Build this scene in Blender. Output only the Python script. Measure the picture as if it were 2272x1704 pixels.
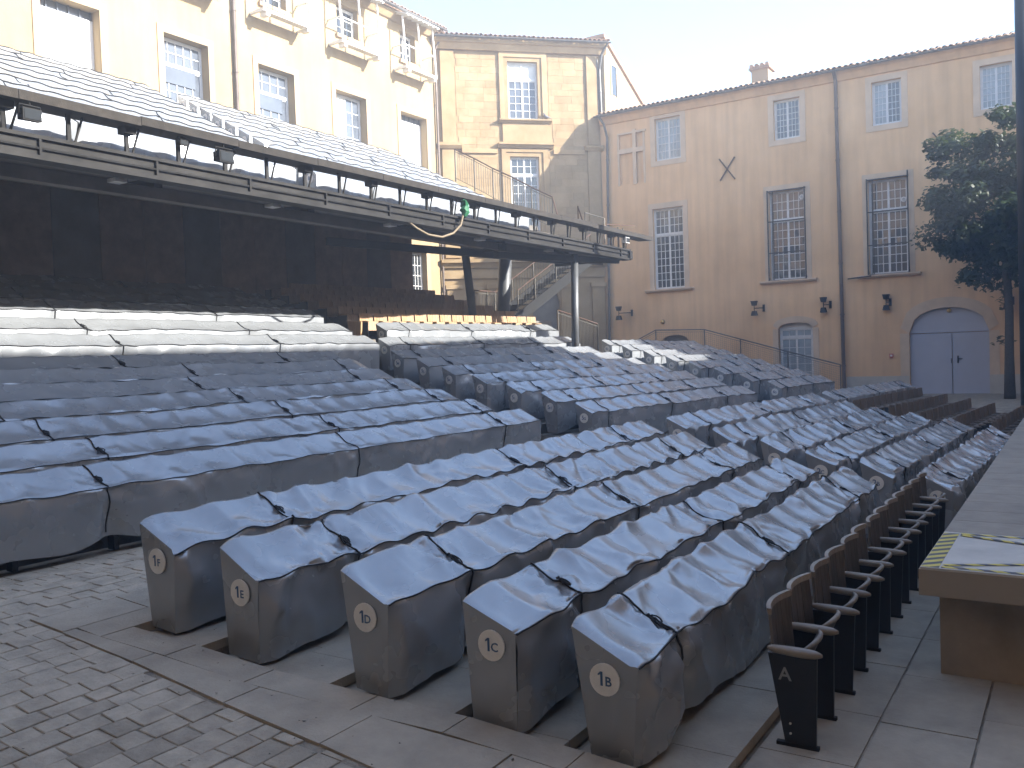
import bpy, math, random
import numpy as np
from mathutils import Matrix, Vector
PI = math.pi
VEIL_DENSITY = .0058
for o in list(bpy.data.objects): bpy.data.objects.remove(o)
SC = bpy.context.scene
COL = SC.collection
# ------------------------------------------------------------------ camera, sky, sun, exposure
F_PX, AZ, PIT, ROLL = 1970.6, 0.569902, -0.0312625, -0.0343163
CAM = Vector((0, 0, 2.8))
Fw = Vector((math.cos(AZ)*math.cos(PIT), math.sin(AZ)*math.cos(PIT), math.sin(PIT)))
Rt = Fw.cross(Vector((0, 0, 1))).normalized(); Up = Rt.cross(Fw)
Rt, Up = math.cos(ROLL)*Rt + math.sin(ROLL)*Up, math.cos(ROLL)*Up - math.sin(ROLL)*Rt
cd = bpy.data.cameras.new('camera'); cam = bpy.data.objects.new('camera', cd); COL.objects.link(cam)
cd.sensor_width = 36; cd.lens = 36*F_PX/2272; cd.clip_start = .05; cd.clip_end = 2000
M = Matrix((Rt, Up, -Fw)).transposed().to_4x4(); M.translation = CAM; cam.matrix_world = M
SC.camera = cam
SUN_EL, SUN_PHI = math.radians(26), math.radians(16.7)
SD = Vector((math.cos(SUN_EL)*math.sin(SUN_PHI), -math.cos(SUN_EL)*math.cos(SUN_PHI), math.sin(SUN_EL)))
W = bpy.data.worlds.new('World'); SC.world = W; W.use_nodes = True
wn = W.node_tree.nodes; bg = wn['Background']
sky = wn.new('ShaderNodeTexSky'); sky.sky_type = 'NISHITA'; sky.sun_disc = False
sky.sun_elevation = SUN_EL; sky.sun_rotation = math.atan2(SD.x, SD.y)
sky.altitude = 200; sky.air_density = 1.0; sky.dust_density = .9; sky.ozone_density = 2.2
W.node_tree.links.new(sky.outputs[0], bg.inputs[0]); bg.inputs[1].default_value = .15
sl = bpy.data.lights.new('sun', 'SUN'); sl.energy = 4.8; sl.angle = math.radians(.5); sl.color = (1, .965, .90)
so = bpy.data.objects.new('sun', sl); COL.objects.link(so)
so.rotation_euler = SD.to_track_quat('Z', 'Y').to_euler(); so.location = (20, -20, 40)
vs = SC.view_settings; vs.view_transform = 'Standard'; vs.look = 'None'; vs.gamma = 1; vs.exposure = 2.08
vs.use_curve_mapping = False
SC.render.engine = 'CYCLES'
try:
    SC.cycles.use_denoising = True; SC.cycles.denoiser = 'OPENIMAGEDENOISE'
except Exception: pass
SC.cycles.max_bounces = 7; SC.cycles.diffuse_bounces = 4; SC.cycles.glossy_bounces = 3
SC.cycles.caustics_reflective = False; SC.cycles.caustics_refractive = False
# ------------------------------------------------------------------ materials
MAT = {}
def mat(name, col, rough=.8, metal=0., var=.15, scale=3., bump=.0, bscale=40., rnd=0., spec=.5, col2=None, emit=None):
    m = bpy.data.materials.new(name); m.use_nodes = True; nt = m.node_tree; N = nt.nodes; L = nt.links
    p = N['Principled BSDF']; p.inputs['Roughness'].default_value = rough; p.inputs['Metallic'].default_value = metal
    p.inputs['Specular IOR Level'].default_value = spec
    geo = N.new('ShaderNodeNewGeometry')
    nz = N.new('ShaderNodeTexNoise'); nz.inputs['Scale'].default_value = scale; nz.inputs['Detail'].default_value = 6
    nz.inputs['Roughness'].default_value = .62
    L.new(geo.outputs['Position'], nz.inputs['Vector'])
    rp = N.new('ShaderNodeValToRGB'); L.new(nz.outputs[0], rp.inputs[0])
    c2 = col2 or tuple(c*(1-var*2) for c in col)
    rp.color_ramp.elements[0].color = (*c2, 1); rp.color_ramp.elements[0].position = .32
    rp.color_ramp.elements[1].color = (*(tuple(min(1, c*(1+var*.5)) for c in col)), 1); rp.color_ramp.elements[1].position = .68
    out = rp.outputs[0]
    if rnd:
        oi = N.new('ShaderNodeObjectInfo'); mp = N.new('ShaderNodeMapRange')
        mp.inputs[3].default_value = 1-rnd; mp.inputs[4].default_value = 1+rnd*.7
        L.new(oi.outputs['Random'], mp.inputs[0])
        mx = N.new('ShaderNodeMix'); mx.data_type = 'RGBA'; mx.blend_type = 'MULTIPLY'; mx.inputs[0].default_value = 1
        L.new(out, mx.inputs[6]); L.new(mp.outputs[0], mx.inputs[7]); out = mx.outputs[2]
    L.new(out, p.inputs['Base Color'])
    if bump:
        n2 = N.new('ShaderNodeTexNoise'); n2.inputs['Scale'].default_value = bscale; n2.inputs['Detail'].default_value = 5
        L.new(geo.outputs['Position'], n2.inputs['Vector'])
        b = N.new('ShaderNodeBump'); b.inputs['Strength'].default_value = bump; b.inputs['Distance'].default_value = .02
        L.new(n2.outputs[0], b.inputs['Height']); L.new(b.outputs[0], p.inputs['Normal'])
    if emit:
        p.inputs['Emission Color'].default_value = (*emit[:3], 1); p.inputs['Emission Strength'].default_value = emit[3]
    MAT[name] = m; return m
def plaster(name, col, col2, streak=.25):
    m = mat(name, col, .92, 0, .1, .35, .25, 22, col2=col2, spec=.2)
    nt = m.node_tree; N = nt.nodes; L = nt.links; p = N['Principled BSDF']
    src = p.inputs['Base Color'].links[0].from_socket
    geo = N.new('ShaderNodeNewGeometry'); mpg = N.new('ShaderNodeMapping'); mpg.inputs['Scale'].default_value = (2.2, 2.2, .16)
    L.new(geo.outputs['Position'], mpg.inputs[0])
    n2 = N.new('ShaderNodeTexNoise'); n2.inputs['Scale'].default_value = 1.6; n2.inputs['Detail'].default_value = 7
    L.new(mpg.outputs[0], n2.inputs['Vector'])
    rp = N.new('ShaderNodeValToRGB'); rp.color_ramp.elements[0].position = .4; rp.color_ramp.elements[1].position = .72
    rp.color_ramp.elements[0].color = (1, 1, 1, 1); rp.color_ramp.elements[1].color = (1-streak, 1-streak*1.02, 1-streak*1.05, 1)
    L.new(n2.outputs[0], rp.inputs[0])
    mx = N.new('ShaderNodeMix'); mx.data_type = 'RGBA'; mx.blend_type = 'MULTIPLY'; mx.inputs[0].default_value = .8
    L.new(src, mx.inputs[6]); L.new(rp.outputs[0], mx.inputs[7]); L.new(mx.outputs[2], p.inputs['Base Color'])
    return m
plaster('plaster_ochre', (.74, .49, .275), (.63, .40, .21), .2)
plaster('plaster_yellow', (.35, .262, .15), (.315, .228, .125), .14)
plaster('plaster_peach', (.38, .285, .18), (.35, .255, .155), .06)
mat('limestone', (.37, .27, .155), .9, 0, .14, 1.2, .35, 18, rnd=.13, spec=.2, col2=(.29, .195, .10))
mat('surround', (.62, .47, .33), .9, 0, .08, 1.5, .2, 25, spec=.2)
mat('plinth', (.50, .46, .40), .9, 0, .1, 1.5, .2, 25, spec=.2)
mat('paving', (.42, .365, .285), .85, 0, .15, 5., .4, 35, rnd=.17, spec=.3)
mat('slab', (.41, .357, .28), .85, 0, .13, 2.2, .3, 40, rnd=.06, spec=.3)
mat('mortar', (.34, .295, .23), .95, 0, .25, 4.5, .7, 60, spec=.2, col2=(.17, .152, .125))
mat('concrete', (.22, .20, .17), .9, 0, .18, 2., .3, 30, spec=.2)
mat('roof_tile', (.42, .26, .17), .9, 0, .3, 6., .4, 25, rnd=.25, spec=.2, col2=(.24, .17, .12))
mat('white_paint', (.62, .63, .64), .55, 0, .06, 4.)
mat('frame_grey', (.66, .64, .61), .6, 0, .08, 4.)
mat('awning_white', (.72, .72, .70), .5, 0, .06, 5.)
mat('glass', (.03, .035, .04), .04, 0, .1, 2., spec=.9)
mat('glass_mid', (.10, .115, .14), .12, 0, .15, 1.5, spec=.6)
mat('glass_pale', (.32, .36, .38), .12, 0, .15, 1.5, spec=.6)
mat('blind', (.60, .59, .55), .35, 0, .08, 2.)
mat('shutter_white', (.78, .76, .72), .6, 0, .05, 2.)
mat('zinc', (.13, .125, .12), .5, .4, .2, 3.)
mat('zinc_pipe', (.14, .105, .085), .6, .2, .2, 3.)
mat('iron', (.022, .021, .02), .7, 0, .2, 8., spec=.15)
mat('rust_iron', (.10, .055, .035), .8, .3, .2, 8.)
mat('steel_grey', (.03, .028, .026), .7, 0, .25, 2.2, .1, 30, spec=.15)
mat('steel_column', (.10, .103, .106), .5, .3, .12, 3.)
mat('steel_rail', (.17, .155, .13), .45, .5, .1, 6.)
mat('deck_wood', (.036, .03, .024), .95, 0, .25, 6., .4, 50, rnd=.15)
mat('soffit', (.17, .15, .13), .9, 0, .2, 1.5)
mat('black_panel', (.012, .012, .013), .42, 0, .3, 6.)
mat('rope', (.012, .012, .014), .85, 0, .2, 30.)
mat('rope_tip', (.7, .68, .6), .6, 0, .05, 20.)
mat('disc_white', (.78, .77, .74), .55, 0, .05, 12.)
mat('letter_blue', (.045, .115, .24), .6, 0, .05, 12.)
mat('letter_grey', (.30, .30, .29), .6, 0, .05, 12.)
mat('gate_blue', (.42, .43, .50), .5, 0, .04, 1.5)
mat('door_brown', (.30, .18, .10), .7, 0, .2, 3.)
mat('bark', (.085, .068, .05), .95, 0, .3, 14., .8, 30)
mat('brass', (.75, .52, .18), .3, .8, .1, 10.)
mat('red_box', (.5, .04, .03), .5, 0, .1, 10.)
mat('green_bag', (.02, .15, .06), .6, 0, .2, 20.)
mat('hose', (.20, .15, .09), .7, 0, .2, 20.)
mat('stage_panel', (.55, .53, .48), .55, 0, .1, 2.5)
mat('stage_tan', (.36, .30, .23), .7, 0, .18, 1.5)
mat('stage_fascia', (.30, .265, .215), .6, 0, .08, 1.5)
mat('stage_board', (.31, .275, .225), .7, 0, .12, 3., .2, 30, rnd=.1)
mat('bird', (.16, .16, .18), .8, 0, .3, 30.)
def wood(name, c1, c2, rnd=.2, axis=(30, 30, 2)):
    m = mat(name, c1, .6, 0, .2, 1., .0, rnd=rnd, col2=c2)
    nt = m.node_tree; N = nt.nodes; L = nt.links
    nz = [n for n in N if n.type == 'TEX_NOISE'][0]
    tc = N.new('ShaderNodeTexCoord'); mp = N.new('ShaderNodeMapping'); mp.inputs['Scale'].default_value = axis
    L.new(tc.outputs['Object'], mp.inputs[0]); L.new(mp.outputs[0], nz.inputs['Vector']); nz.inputs['Scale'].default_value = 1.4
    return m
wood('seat_wood', (.13, .113, .095), (.07, .056, .044))
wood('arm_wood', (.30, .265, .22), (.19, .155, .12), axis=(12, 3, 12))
wood('far_wood', (.42, .27, .14), (.27, .155, .075), .12)
wood('far_grey_wood', (.17, .125, .085), (.10, .07, .045), .12)
def tarp(name, col, metal, rough):
    m = bpy.data.materials.new(name); m.use_nodes = True; nt = m.node_tree; N = nt.nodes; L = nt.links
    p = N['Principled BSDF']; p.inputs['Metallic'].default_value = metal
    geo = N.new('ShaderNodeNewGeometry'); oi = N.new('ShaderNodeObjectInfo')
    off = N.new('ShaderNodeVectorMath'); off.operation = 'MULTIPLY_ADD'
    off.inputs[1].default_value = (1, 1, 1); L.new(geo.outputs['Position'], off.inputs[0])
    cmb = N.new('ShaderNodeCombineXYZ'); ml = N.new('ShaderNodeMath'); ml.operation = 'MULTIPLY'; ml.inputs[1].default_value = 37
    L.new(oi.outputs['Random'], ml.inputs[0]); L.new(ml.outputs[0], cmb.inputs[0]); L.new(cmb.outputs[0], off.inputs[2])
    def noise(s, d=5, r=.6):
        n = N.new('ShaderNodeTexNoise'); n.inputs['Scale'].default_value = s; n.inputs['Detail'].default_value = d
        n.inputs['Roughness'].default_value = r; L.new(off.outputs[0], n.inputs['Vector']); return n
    def ramp(src, p0, p1, c0, c1):
        r = N.new('ShaderNodeValToRGB'); r.color_ramp.elements[0].position = p0; r.color_ramp.elements[1].position = p1
        r.color_ramp.elements[0].color = (*c0, 1); r.color_ramp.elements[1].color = (*c1, 1); L.new(src, r.inputs[0]); return r
    base = ramp(noise(1.3).outputs[0], .3, .7, tuple(c*.88 for c in col), tuple(c*1.08 for c in col))
    st = ramp(noise(2.1, 8, .7).outputs[0], .78, .92, (0, 0, 0), (.4, .4, .4))
    mx = N.new('ShaderNodeMix'); mx.data_type = 'RGBA'; L.new(st.outputs[0], mx.inputs[0]); L.new(base.outputs[0], mx.inputs[6])
    mx.inputs[7].default_value = (.21, .16, .10, 1); L.new(mx.outputs[2], p.inputs['Base Color'])
    rr = ramp(noise(1.8, 3).outputs[0], .3, .75, (rough-.04,)*3, (rough+.08,)*3); L.new(rr.outputs[0], p.inputs['Roughness'])
    vo = N.new('ShaderNodeTexVoronoi'); vo.feature = 'DISTANCE_TO_EDGE'; vo.inputs['Scale'].default_value = 3.4
    wv = N.new('ShaderNodeVectorMath'); wv.operation = 'ADD'; nn = noise(2.5, 3); L.new(off.outputs[0], wv.inputs[0]); L.new(nn.outputs[1], wv.inputs[1])
    L.new(wv.outputs[0], vo.inputs['Vector'])
    cl = N.new('ShaderNodeMath'); cl.operation = 'MINIMUM'; cl.inputs[1].default_value = .12; L.new(vo.outputs['Distance'], cl.inputs[0])
    ad = N.new('ShaderNodeMath'); ad.operation = 'MULTIPLY_ADD'; ad.inputs[1].default_value = .3
    n3 = noise(9, 4); sc = N.new('ShaderNodeMath'); sc.operation = 'MULTIPLY'; sc.inputs[1].default_value = .35
    L.new(n3.outputs[0], sc.inputs[0]); L.new(cl.outputs[0], ad.inputs[0]); L.new(sc.outputs[0], ad.inputs[2])
    b = N.new('ShaderNodeBump'); b.inputs['Strength'].default_value = .05; b.inputs['Distance'].default_value = .04
    L.new(ad.outputs[0], b.inputs['Height']); L.new(b.outputs[0], p.inputs['Normal'])
    MAT[name] = m
tarp('tarpaulin', (.345, .36, .375), .38, .25)
def leafmat():
    m = bpy.data.materials.new('leaf'); m.use_nodes = True; nt = m.node_tree; N = nt.nodes; L = nt.links; p = N['Principled BSDF']
    geo = N.new('ShaderNodeNewGeometry'); n = N.new('ShaderNodeTexNoise'); n.inputs['Scale'].default_value = 2.5; n.inputs['Detail'].default_value = 6
    L.new(geo.outputs['Position'], n.inputs['Vector']); r = N.new('ShaderNodeValToRGB'); L.new(n.outputs[0], r.inputs[0])
    r.color_ramp.elements[0].color = (.024, .038, .016, 1); r.color_ramp.elements[0].position = .35
    r.color_ramp.elements[1].color = (.055, .072, .026, 1); r.color_ramp.elements[1].position = .65
    L.new(r.outputs[0], p.inputs['Base Color']); p.inputs['Roughness'].default_value = .5
    t = N.new('ShaderNodeBsdfTranslucent'); t.inputs[0].default_value = (.07, .10, .025, 1)
    ms = N.new('ShaderNodeMixShader'); ms.inputs[0].default_value = .3
    L.new(p.outputs[0], ms.inputs[1]); L.new(t.outputs[0], ms.inputs[2]); L.new(ms.outputs[0], N['Material Output'].inputs[0])
    MAT['leaf'] = m
leafmat()
def tapemat():
    m = mat('hazard_tape', (.62, .50, .06), .5, 0, .05, 8.); nt = m.node_tree; N = nt.nodes; L = nt.links; p = N['Principled BSDF']
    tc = N.new('ShaderNodeTexCoord'); sp = N.new('ShaderNodeSeparateXYZ'); L.new(tc.outputs['Object'], sp.inputs[0])
    a = N.new('ShaderNodeMath'); a.operation = 'ADD'; L.new(sp.outputs[0], a.inputs[0]); L.new(sp.outputs[1], a.inputs[1])
    b = N.new('ShaderNodeMath'); b.operation = 'MULTIPLY'; b.inputs[1].default_value = 5.5; L.new(a.outputs[0], b.inputs[0])
    c = N.new('ShaderNodeMath'); c.operation = 'FRACT'; L.new(b.outputs[0], c.inputs[0])
    d = N.new('ShaderNodeMath'); d.operation = 'GREATER_THAN'; d.inputs[1].default_value = .52; L.new(c.outputs[0], d.inputs[0])
    mx = N.new('ShaderNodeMix'); mx.data_type = 'RGBA'; src = p.inputs['Base Color'].links[0].from_socket
    L.new(d.outputs[0], mx.inputs[0]); L.new(src, mx.inputs[6]); mx.inputs[7].default_value = (.05, .05, .055, 1); L.new(mx.outputs[2], p.inputs['Base Color'])
tapemat()
# ------------------------------------------------------------------ mesh helpers
def tagobj(o, label=None, cat=None, group=None, kind=None):
    if label: o['label'] = label
    if cat: o['category'] = cat
    if group: o['group'] = group
    if kind: o['kind'] = kind
    return o
WLOC = {}
def empty(name, loc=(0, 0, 0), label=None, cat=None, group=None, rz=0):
    o = bpy.data.objects.new(name, None); COL.objects.link(o); o.location = loc; o.rotation_euler = (0, 0, rz)
    o.empty_display_size = .2; WLOC[o.name] = np.array(loc, float)
    return tagobj(o, label, cat, group)
def mesh(name, V, Fc, m, smooth=False):
    me = bpy.data.meshes.new(name); me.from_pydata([tuple(v) for v in V], [], Fc)
    me.materials.append(MAT[m] if isinstance(m, str) else m)
    if smooth: me.polygons.foreach_set('use_smooth', [True]*len(me.polygons))
    me.update(); return me
def link(name, me, parent=None, loc=(0, 0, 0), rot=(0, 0, 0), kind=None, scale=None):
    o = bpy.data.objects.new(name, me); COL.objects.link(o)
    o.location = loc; o.rotation_euler = rot
    if scale: o.scale = scale
    if parent is not None: o.parent = parent; WLOC[o.name] = WLOC.get(parent.name, np.zeros(3)) + np.array(loc, float)
    else: WLOC[o.name] = np.array(loc, float)
    if kind: o['kind'] = kind
    return o
class B:
    """collects geometry in world coordinates (or through frame T)"""
    def __init__(s, T=None): s.V = []; s.F = []; s.T = T
    def add(s, V, Fc):
        n = len(s.V)
        if s.T is not None: V = [s.T(*v) for v in V]
        s.V += [tuple(v) for v in V]; s.F += [tuple(i+n for i in f) for f in Fc]; return s
    def box(s, x0, x1, y0, y1, z0, z1):
        return s.add([(x0, y0, z0), (x1, y0, z0), (x1, y1, z0), (x0, y1, z0), (x0, y0, z1), (x1, y0, z1), (x1, y1, z1), (x0, y1, z1)],
                     [(0, 3, 2, 1), (4, 5, 6, 7), (0, 1, 5, 4), (1, 2, 6, 5), (2, 3, 7, 6), (3, 0, 4, 7)])
    def bar(s, a, b, w, h=None, up=(0, 0, 1)):
        a = Vector(a); b = Vector(b); d = (b-a).normalized(); h = h or w
        u = Vector(up); x = d.cross(u)
        if x.length < 1e-3: x = d.cross(Vector((1, 0, 0)))
        x.normalize(); y = x.cross(d); x = x*(w/2); y = y*(h/2)
        V = [a-x-y, a+x-y, a+x+y, a-x+y, b-x-y, b+x-y, b+x+y, b-x+y]
        return s.add(V, [(0, 3, 2, 1), (4, 5, 6, 7), (0, 1, 5, 4), (1, 2, 6, 5), (2, 3, 7, 6), (3, 0, 4, 7)])
    def tube(s, pts, r, n=6, cap=True):
        P = [Vector(p) for p in pts]; R = r if hasattr(r, '__len__') else [r]*len(P); V = []; prev = None
        for i, p in enumerate(P):
            d = (P[min(i+1, len(P)-1)]-P[max(i-1, 0)])
            if d.length < 1e-9: d = Vector((0, 0, 1))
            d.normalize()
            if prev is None: x = d.orthogonal().normalized()
            else:
                x = prev - d*prev.dot(d); x = x.normalized() if x.length > 1e-6 else d.orthogonal().normalized()
            prev = x; y = d.cross(x)
            for k in range(n):
                a = 2*PI*k/n; V.append(p+(x*math.cos(a)+y*math.sin(a))*R[i])
        Fc = [(i*n+k, i*n+(k+1) % n, (i+1)*n+(k+1) % n, (i+1)*n+k) for i in range(len(P)-1) for k in range(n)]
        if cap: Fc += [tuple(reversed(range(n))), tuple(range((len(P)-1)*n, len(P)*n))]
        return s.add(V, Fc)
    def prism(s, poly, axis, a, b):
        """poly of 2D points extruded along axis 0/1/2 from a to b"""
        def pt(p, t): q = list(p); q.insert(axis, t); return tuple(q)
        n = len(poly)
        return s.add([pt(p, a) for p in poly]+[pt(p, b) for p in poly],
                     [tuple(range(n)), tuple(reversed(range(n, 2*n)))]+[(i, i+n, (i+1) % n+n, (i+1) % n) for i in range(n)])
    def obj(s, name, m, parent=None, smooth=False, kind=None, local=False):
        V = np.array(s.V, float)
        if parent is not None and not local: V = V - WLOC[parent.name]
        loc = (0, 0, 0)
        if parent is None and not local:
            lo, hi = V.min(0), V.max(0); loc = np.array([(lo[0]+hi[0])/2, (lo[1]+hi[1])/2, lo[2]]); V = V-loc; loc = tuple(loc)
        me = mesh(name, V, s.F, m, smooth)
        return link(name, me, parent, loc, kind=kind)
def copy_tree(o, parent=None, wl=None):
    c = o.copy(); COL.objects.link(c); c.parent = parent
    for ch in o.children: copy_tree(ch, c)
    return c
_txt = {}
def text_mesh(t, size, m):
    k = (t, size, m)
    if k not in _txt:
        cu = bpy.data.curves.new('lettering', 'FONT'); cu.body = t; cu.size = size; cu.align_x = 'CENTER'; cu.align_y = 'CENTER'
        cu.extrude = .0015; cu.resolution_u = 2; cu.offset = size*.012
        ob = bpy.data.objects.new('tmp_text', cu); COL.objects.link(ob); dg = bpy.context.evaluated_depsgraph_get(); dg.update()
        me = bpy.data.meshes.new_from_object(ob.evaluated_get(dg)); bpy.data.objects.remove(ob)
        me.materials.clear(); me.materials.append(MAT[m]); me.name = 'lettering'; _txt[k] = me
    return _txt[k]
def one_mesh():
    if 'one' not in _txt:
        b = B(); b.prism([(-.022, .018), (-.022, .030), (-.004, .046), (.012, .046), (.012, -.046), (-.004, -.046), (-.004, .028)], 2, -.0015, .0015); _txt['one'] = mesh('lettering', b.V, b.F, 'letter_blue')
    return _txt['one']
def frame(O, u, n):
    O = np.array(O, float); u = np.array(u, float); n = np.array(n, float)
    def T(a, d, z): p = O+u*a+n*d; return (p[0], p[1], p[2]+z)
    return T
R2 = 2**.5
T_RIGHT = frame((40, 0, 0), (0, 1, 0), (-1, 0, 0))
T_LEFT = frame((0, 25.66, 0), (1, 0, 0), (0, -1, 0))
T_TOWER = frame((40, 19.93, 0), (-1/R2, 1/R2, 0), (-1/R2, -1/R2, 0))
# ------------------------------------------------------------------ ground
def ramp(y): return .014+float(np.interp(y, [-3, 1.96, 2.94, 3.74, 4.77, 6.01, 6.9, 8], [-.38, .1, .2, .31, .4, .55, .63, .72]))
def build_ground():
    b = B(); b.box(-600, 600, -600, 600, -.6, -.4); o = b.obj('ground', 'concrete', kind='structure')
    # floor in front of the stage, rising gently to the gate
    b = B()
    xs = list(np.linspace(-6, 41, 48)); zs = [.66*max(0, min(1, (x-22)/11))**1.3 for x in xs]
    V = []; Fc = []
    for x, z in zip(xs, zs): V += [(x, -12, z), (x, 7.2, z), (x, -12, -.4), (x, 7.2, -.4)]
    for i in range(len(xs)-1):
        a = 4*i; c = a+4; Fc += [(a, c, c+1, a+1), (a+1, c+1, c+3, a+3), (a, a+2, c+2, c)]
    b.add(V, Fc); fl = b.obj('stage_front_floor', 'mortar', kind='structure')
    rnd = random.Random(4)
    y0s = [(-.15, .62), (.64, 1.27), (1.29, 1.92)]
    for j, (ya, yb) in enumerate(y0s):
        x = 3.2+.5*j*.7
        while x < 13.6:
            l = rnd.uniform(.85, 1.25)
            B().box(x, x+l-.012, ya, yb, -.02, .012+rnd.uniform(0, .004)).obj('paving_slab', 'slab', fl); x += l
    for j in range(3):
        ya = -.82-.66*j; x = 3
        while x < 9:
            l = rnd.uniform(.9, 1.3); B().box(x, x+l-.012, ya, ya+.64, -.02, .012+rnd.uniform(0, .004)).obj('paving_slab', 'slab', fl); x += l
    # ramped path with cobblestones, slab border and kerb
    b = B(); b.prism([(q, ramp(q)-.007) for q in (-3, 1.96, 2.94, 3.74, 4.77, 6.01, 6.9, 8, 12)]+[(12, -.4), (-3, -.4)], 0, -3, 4.4)
    b.prism([(6.92, ramp(6.92)-.007), (8, ramp(8)-.007), (9.6, ramp(8)-.007), (9.6, -.38), (6.92, -.38)], 0, 4.4, 34)
    path = b.obj('cobbled_path', 'mortar', kind='structure')
    def slab(name, poly, top=0., m='slab', th=.07, flat=None):
        zz = [(flat if flat is not None else ramp(min(p[1], 8)))+top for p in poly]; n = len(poly)
        bb = B(); bb.add([(p[0], p[1], z-th) for p, z in zip(poly, zz)]+[(p[0], p[1], z) for p, z in zip(poly, zz)],
                         [tuple(reversed(range(n))), tuple(range(n, 2*n))]+[(i, (i+1) % n, (i+1) % n+n, i+n) for i in range(n)])
        return bb.obj(name, m, path)
    ex = lambda y: np.interp(y, [2.3, 3.41, 4.24, 5.25, 6.71, 7.2], [5.07, 4.95, 4.78, 4.61, 4.47, 4.45])   # outer edge
    ix = lambda y: np.interp(y, [2., 8], [3.98, 4.06])
    ys = [1.2, 2.15, 3.1, 4.12, 5.05, 6.1, 7.05]
    for a, c in zip(ys[:-1], ys[1:]):
        slab('border_slab', [(ix(a), a+.006), (ex(a)-.3, a+.006), (ex(c)-.3, c-.006), (ix(c), c-.006)], .012+rnd.uniform(0, .006))
    ys = [1.2, 1.9, 2.75, 3.6, 4.3, 5.2, 6.0, 6.72]
    for a, c in zip(ys[:-1], ys[1:]):
        slab('kerb_stone', [(ex(a)-.292, a+.005), (ex(a), a+.005), (ex(c), c-.005), (ex(c)-.292, c-.005)], .012+rnd.uniform(0, .004), th=.3)
    slab('border_slab', [(4.06, 7.06), (4.84, 7.06), (4.84, 7.5), (4.06, 7.5)], .012, th=.3)
    slab('kerb_stone', [(4.18, 6.735), (4.86, 6.735), (4.86, 7.05), (4.18, 7.05)], .012, th=.3)
    x = 4.85
    while x < 16.2:
        l = rnd.uniform(.8, 1.2); slab('border_slab', [(x+.005, 6.93), (x+l, 6.93), (x+l, 7.54), (x+.005, 7.54)], .012, th=.12); x += l
    slab('border_slab', [(4.06, 7.505), (4.845, 7.505), (4.845, 7.545), (4.06, 7.545)], .012)
    # cobbles: courses along X
    rows = []; y = 1.3
    while y < 9.1:
        h = rnd.uniform(.155, .2); rows.append((y, y+h)); y += h
    near = []; far = []
    for (ya, yb) in rows:
        xr = ix(ya)-.003 if ya < 7.55 else 17.; x = .9+rnd.uniform(0, .2)
        if ya > 3: x = max(.9, .42*ya-.9)+rnd.uniform(0, .2)
        while x < xr-.05:
            l = min(rnd.uniform(.19, .31), xr-x)
            if l > .06:
                g = rnd.uniform(.002, .008); j = lambda: rnd.uniform(-.009, .009); t = rnd.uniform(-.003, .003)
                P = [(x+g+j(), ya+g+j()), (x+l-g+j(), ya+g+j()), (x+l-g+j(), yb-g+j()), (x+g+j(), yb-g+j())]
                near.append((P, t))
            x += l
    near.sort(key=lambda q: q[0][0][0]**2+q[0][0][1]**2+(0 if q[0][0][1] > .35*q[0][0][0]+.5 else 100))
    def cob(bb, P, t):
        cx = sum(p[0] for p in P)/4; cy = sum(p[1] for p in P)/4
        ring = [[(cx+(p[0]-cx)*s, cy+(p[1]-cy)*s, ramp(min(p[1], 8))+dz+t) for p in P] for s, dz in ((1, -.05), (1, -.002), (.95, .0025))]
        V = sum(ring, []); Fc = [(k*4+i, k*4+(i+1) % 4, k*4+4+(i+1) % 4, k*4+4+i) for k in range(2) for i in range(4)]+[(8, 9, 10, 11)]
        bb.add(V, Fc)
    for P, t in near[:295]: bb = B(); cob(bb, P, t); bb.obj('cobblestone', 'paving', path)
    bb = B()
    for P, t in near[295:]: cob(bb, P, t)
    o = bb.obj('cobblestones', 'paving', path, kind='stuff')
build_ground()
# ------------------------------------------------------------------ seating rows (measured positions)
ROWS = []   # sec, letter, P0, P1, floor, hf, hr
S1 = {'B': (5.11, 2.42, 13.45, 2.46, .1, .70, .94), 'C': (4.99, 3.22, 13.45, 3.29, .2, .75, .95), 'D': (4.86, 4.25, 14.05, 4.3, .31, .73, .97),
      'E': (4.76, 5.49, 14.98, 5.46, .4, .70, .97), 'F': (4.65, 6.38, 15.25, 6.45, .55, .75, .98)}
S2 = {'A': (13.89, 1.54, 22.0, 1.22, 0, .68, .93), 'B': (14.3, 2.43, 22.7, 2.1, .1, .70, .94), 'C': (14.3, 3.25, 22.7, 2.93, .2, .75, .95),
      'D': (14.9, 4.15, 22.85, 3.7, .31, .73, .97), 'E': (15.6, 5.25, 23.9, 4.65, .4, .70, .97), 'F': (16.2, 6.4, 24.7, 5.63, .55, .75, .98)}
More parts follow.
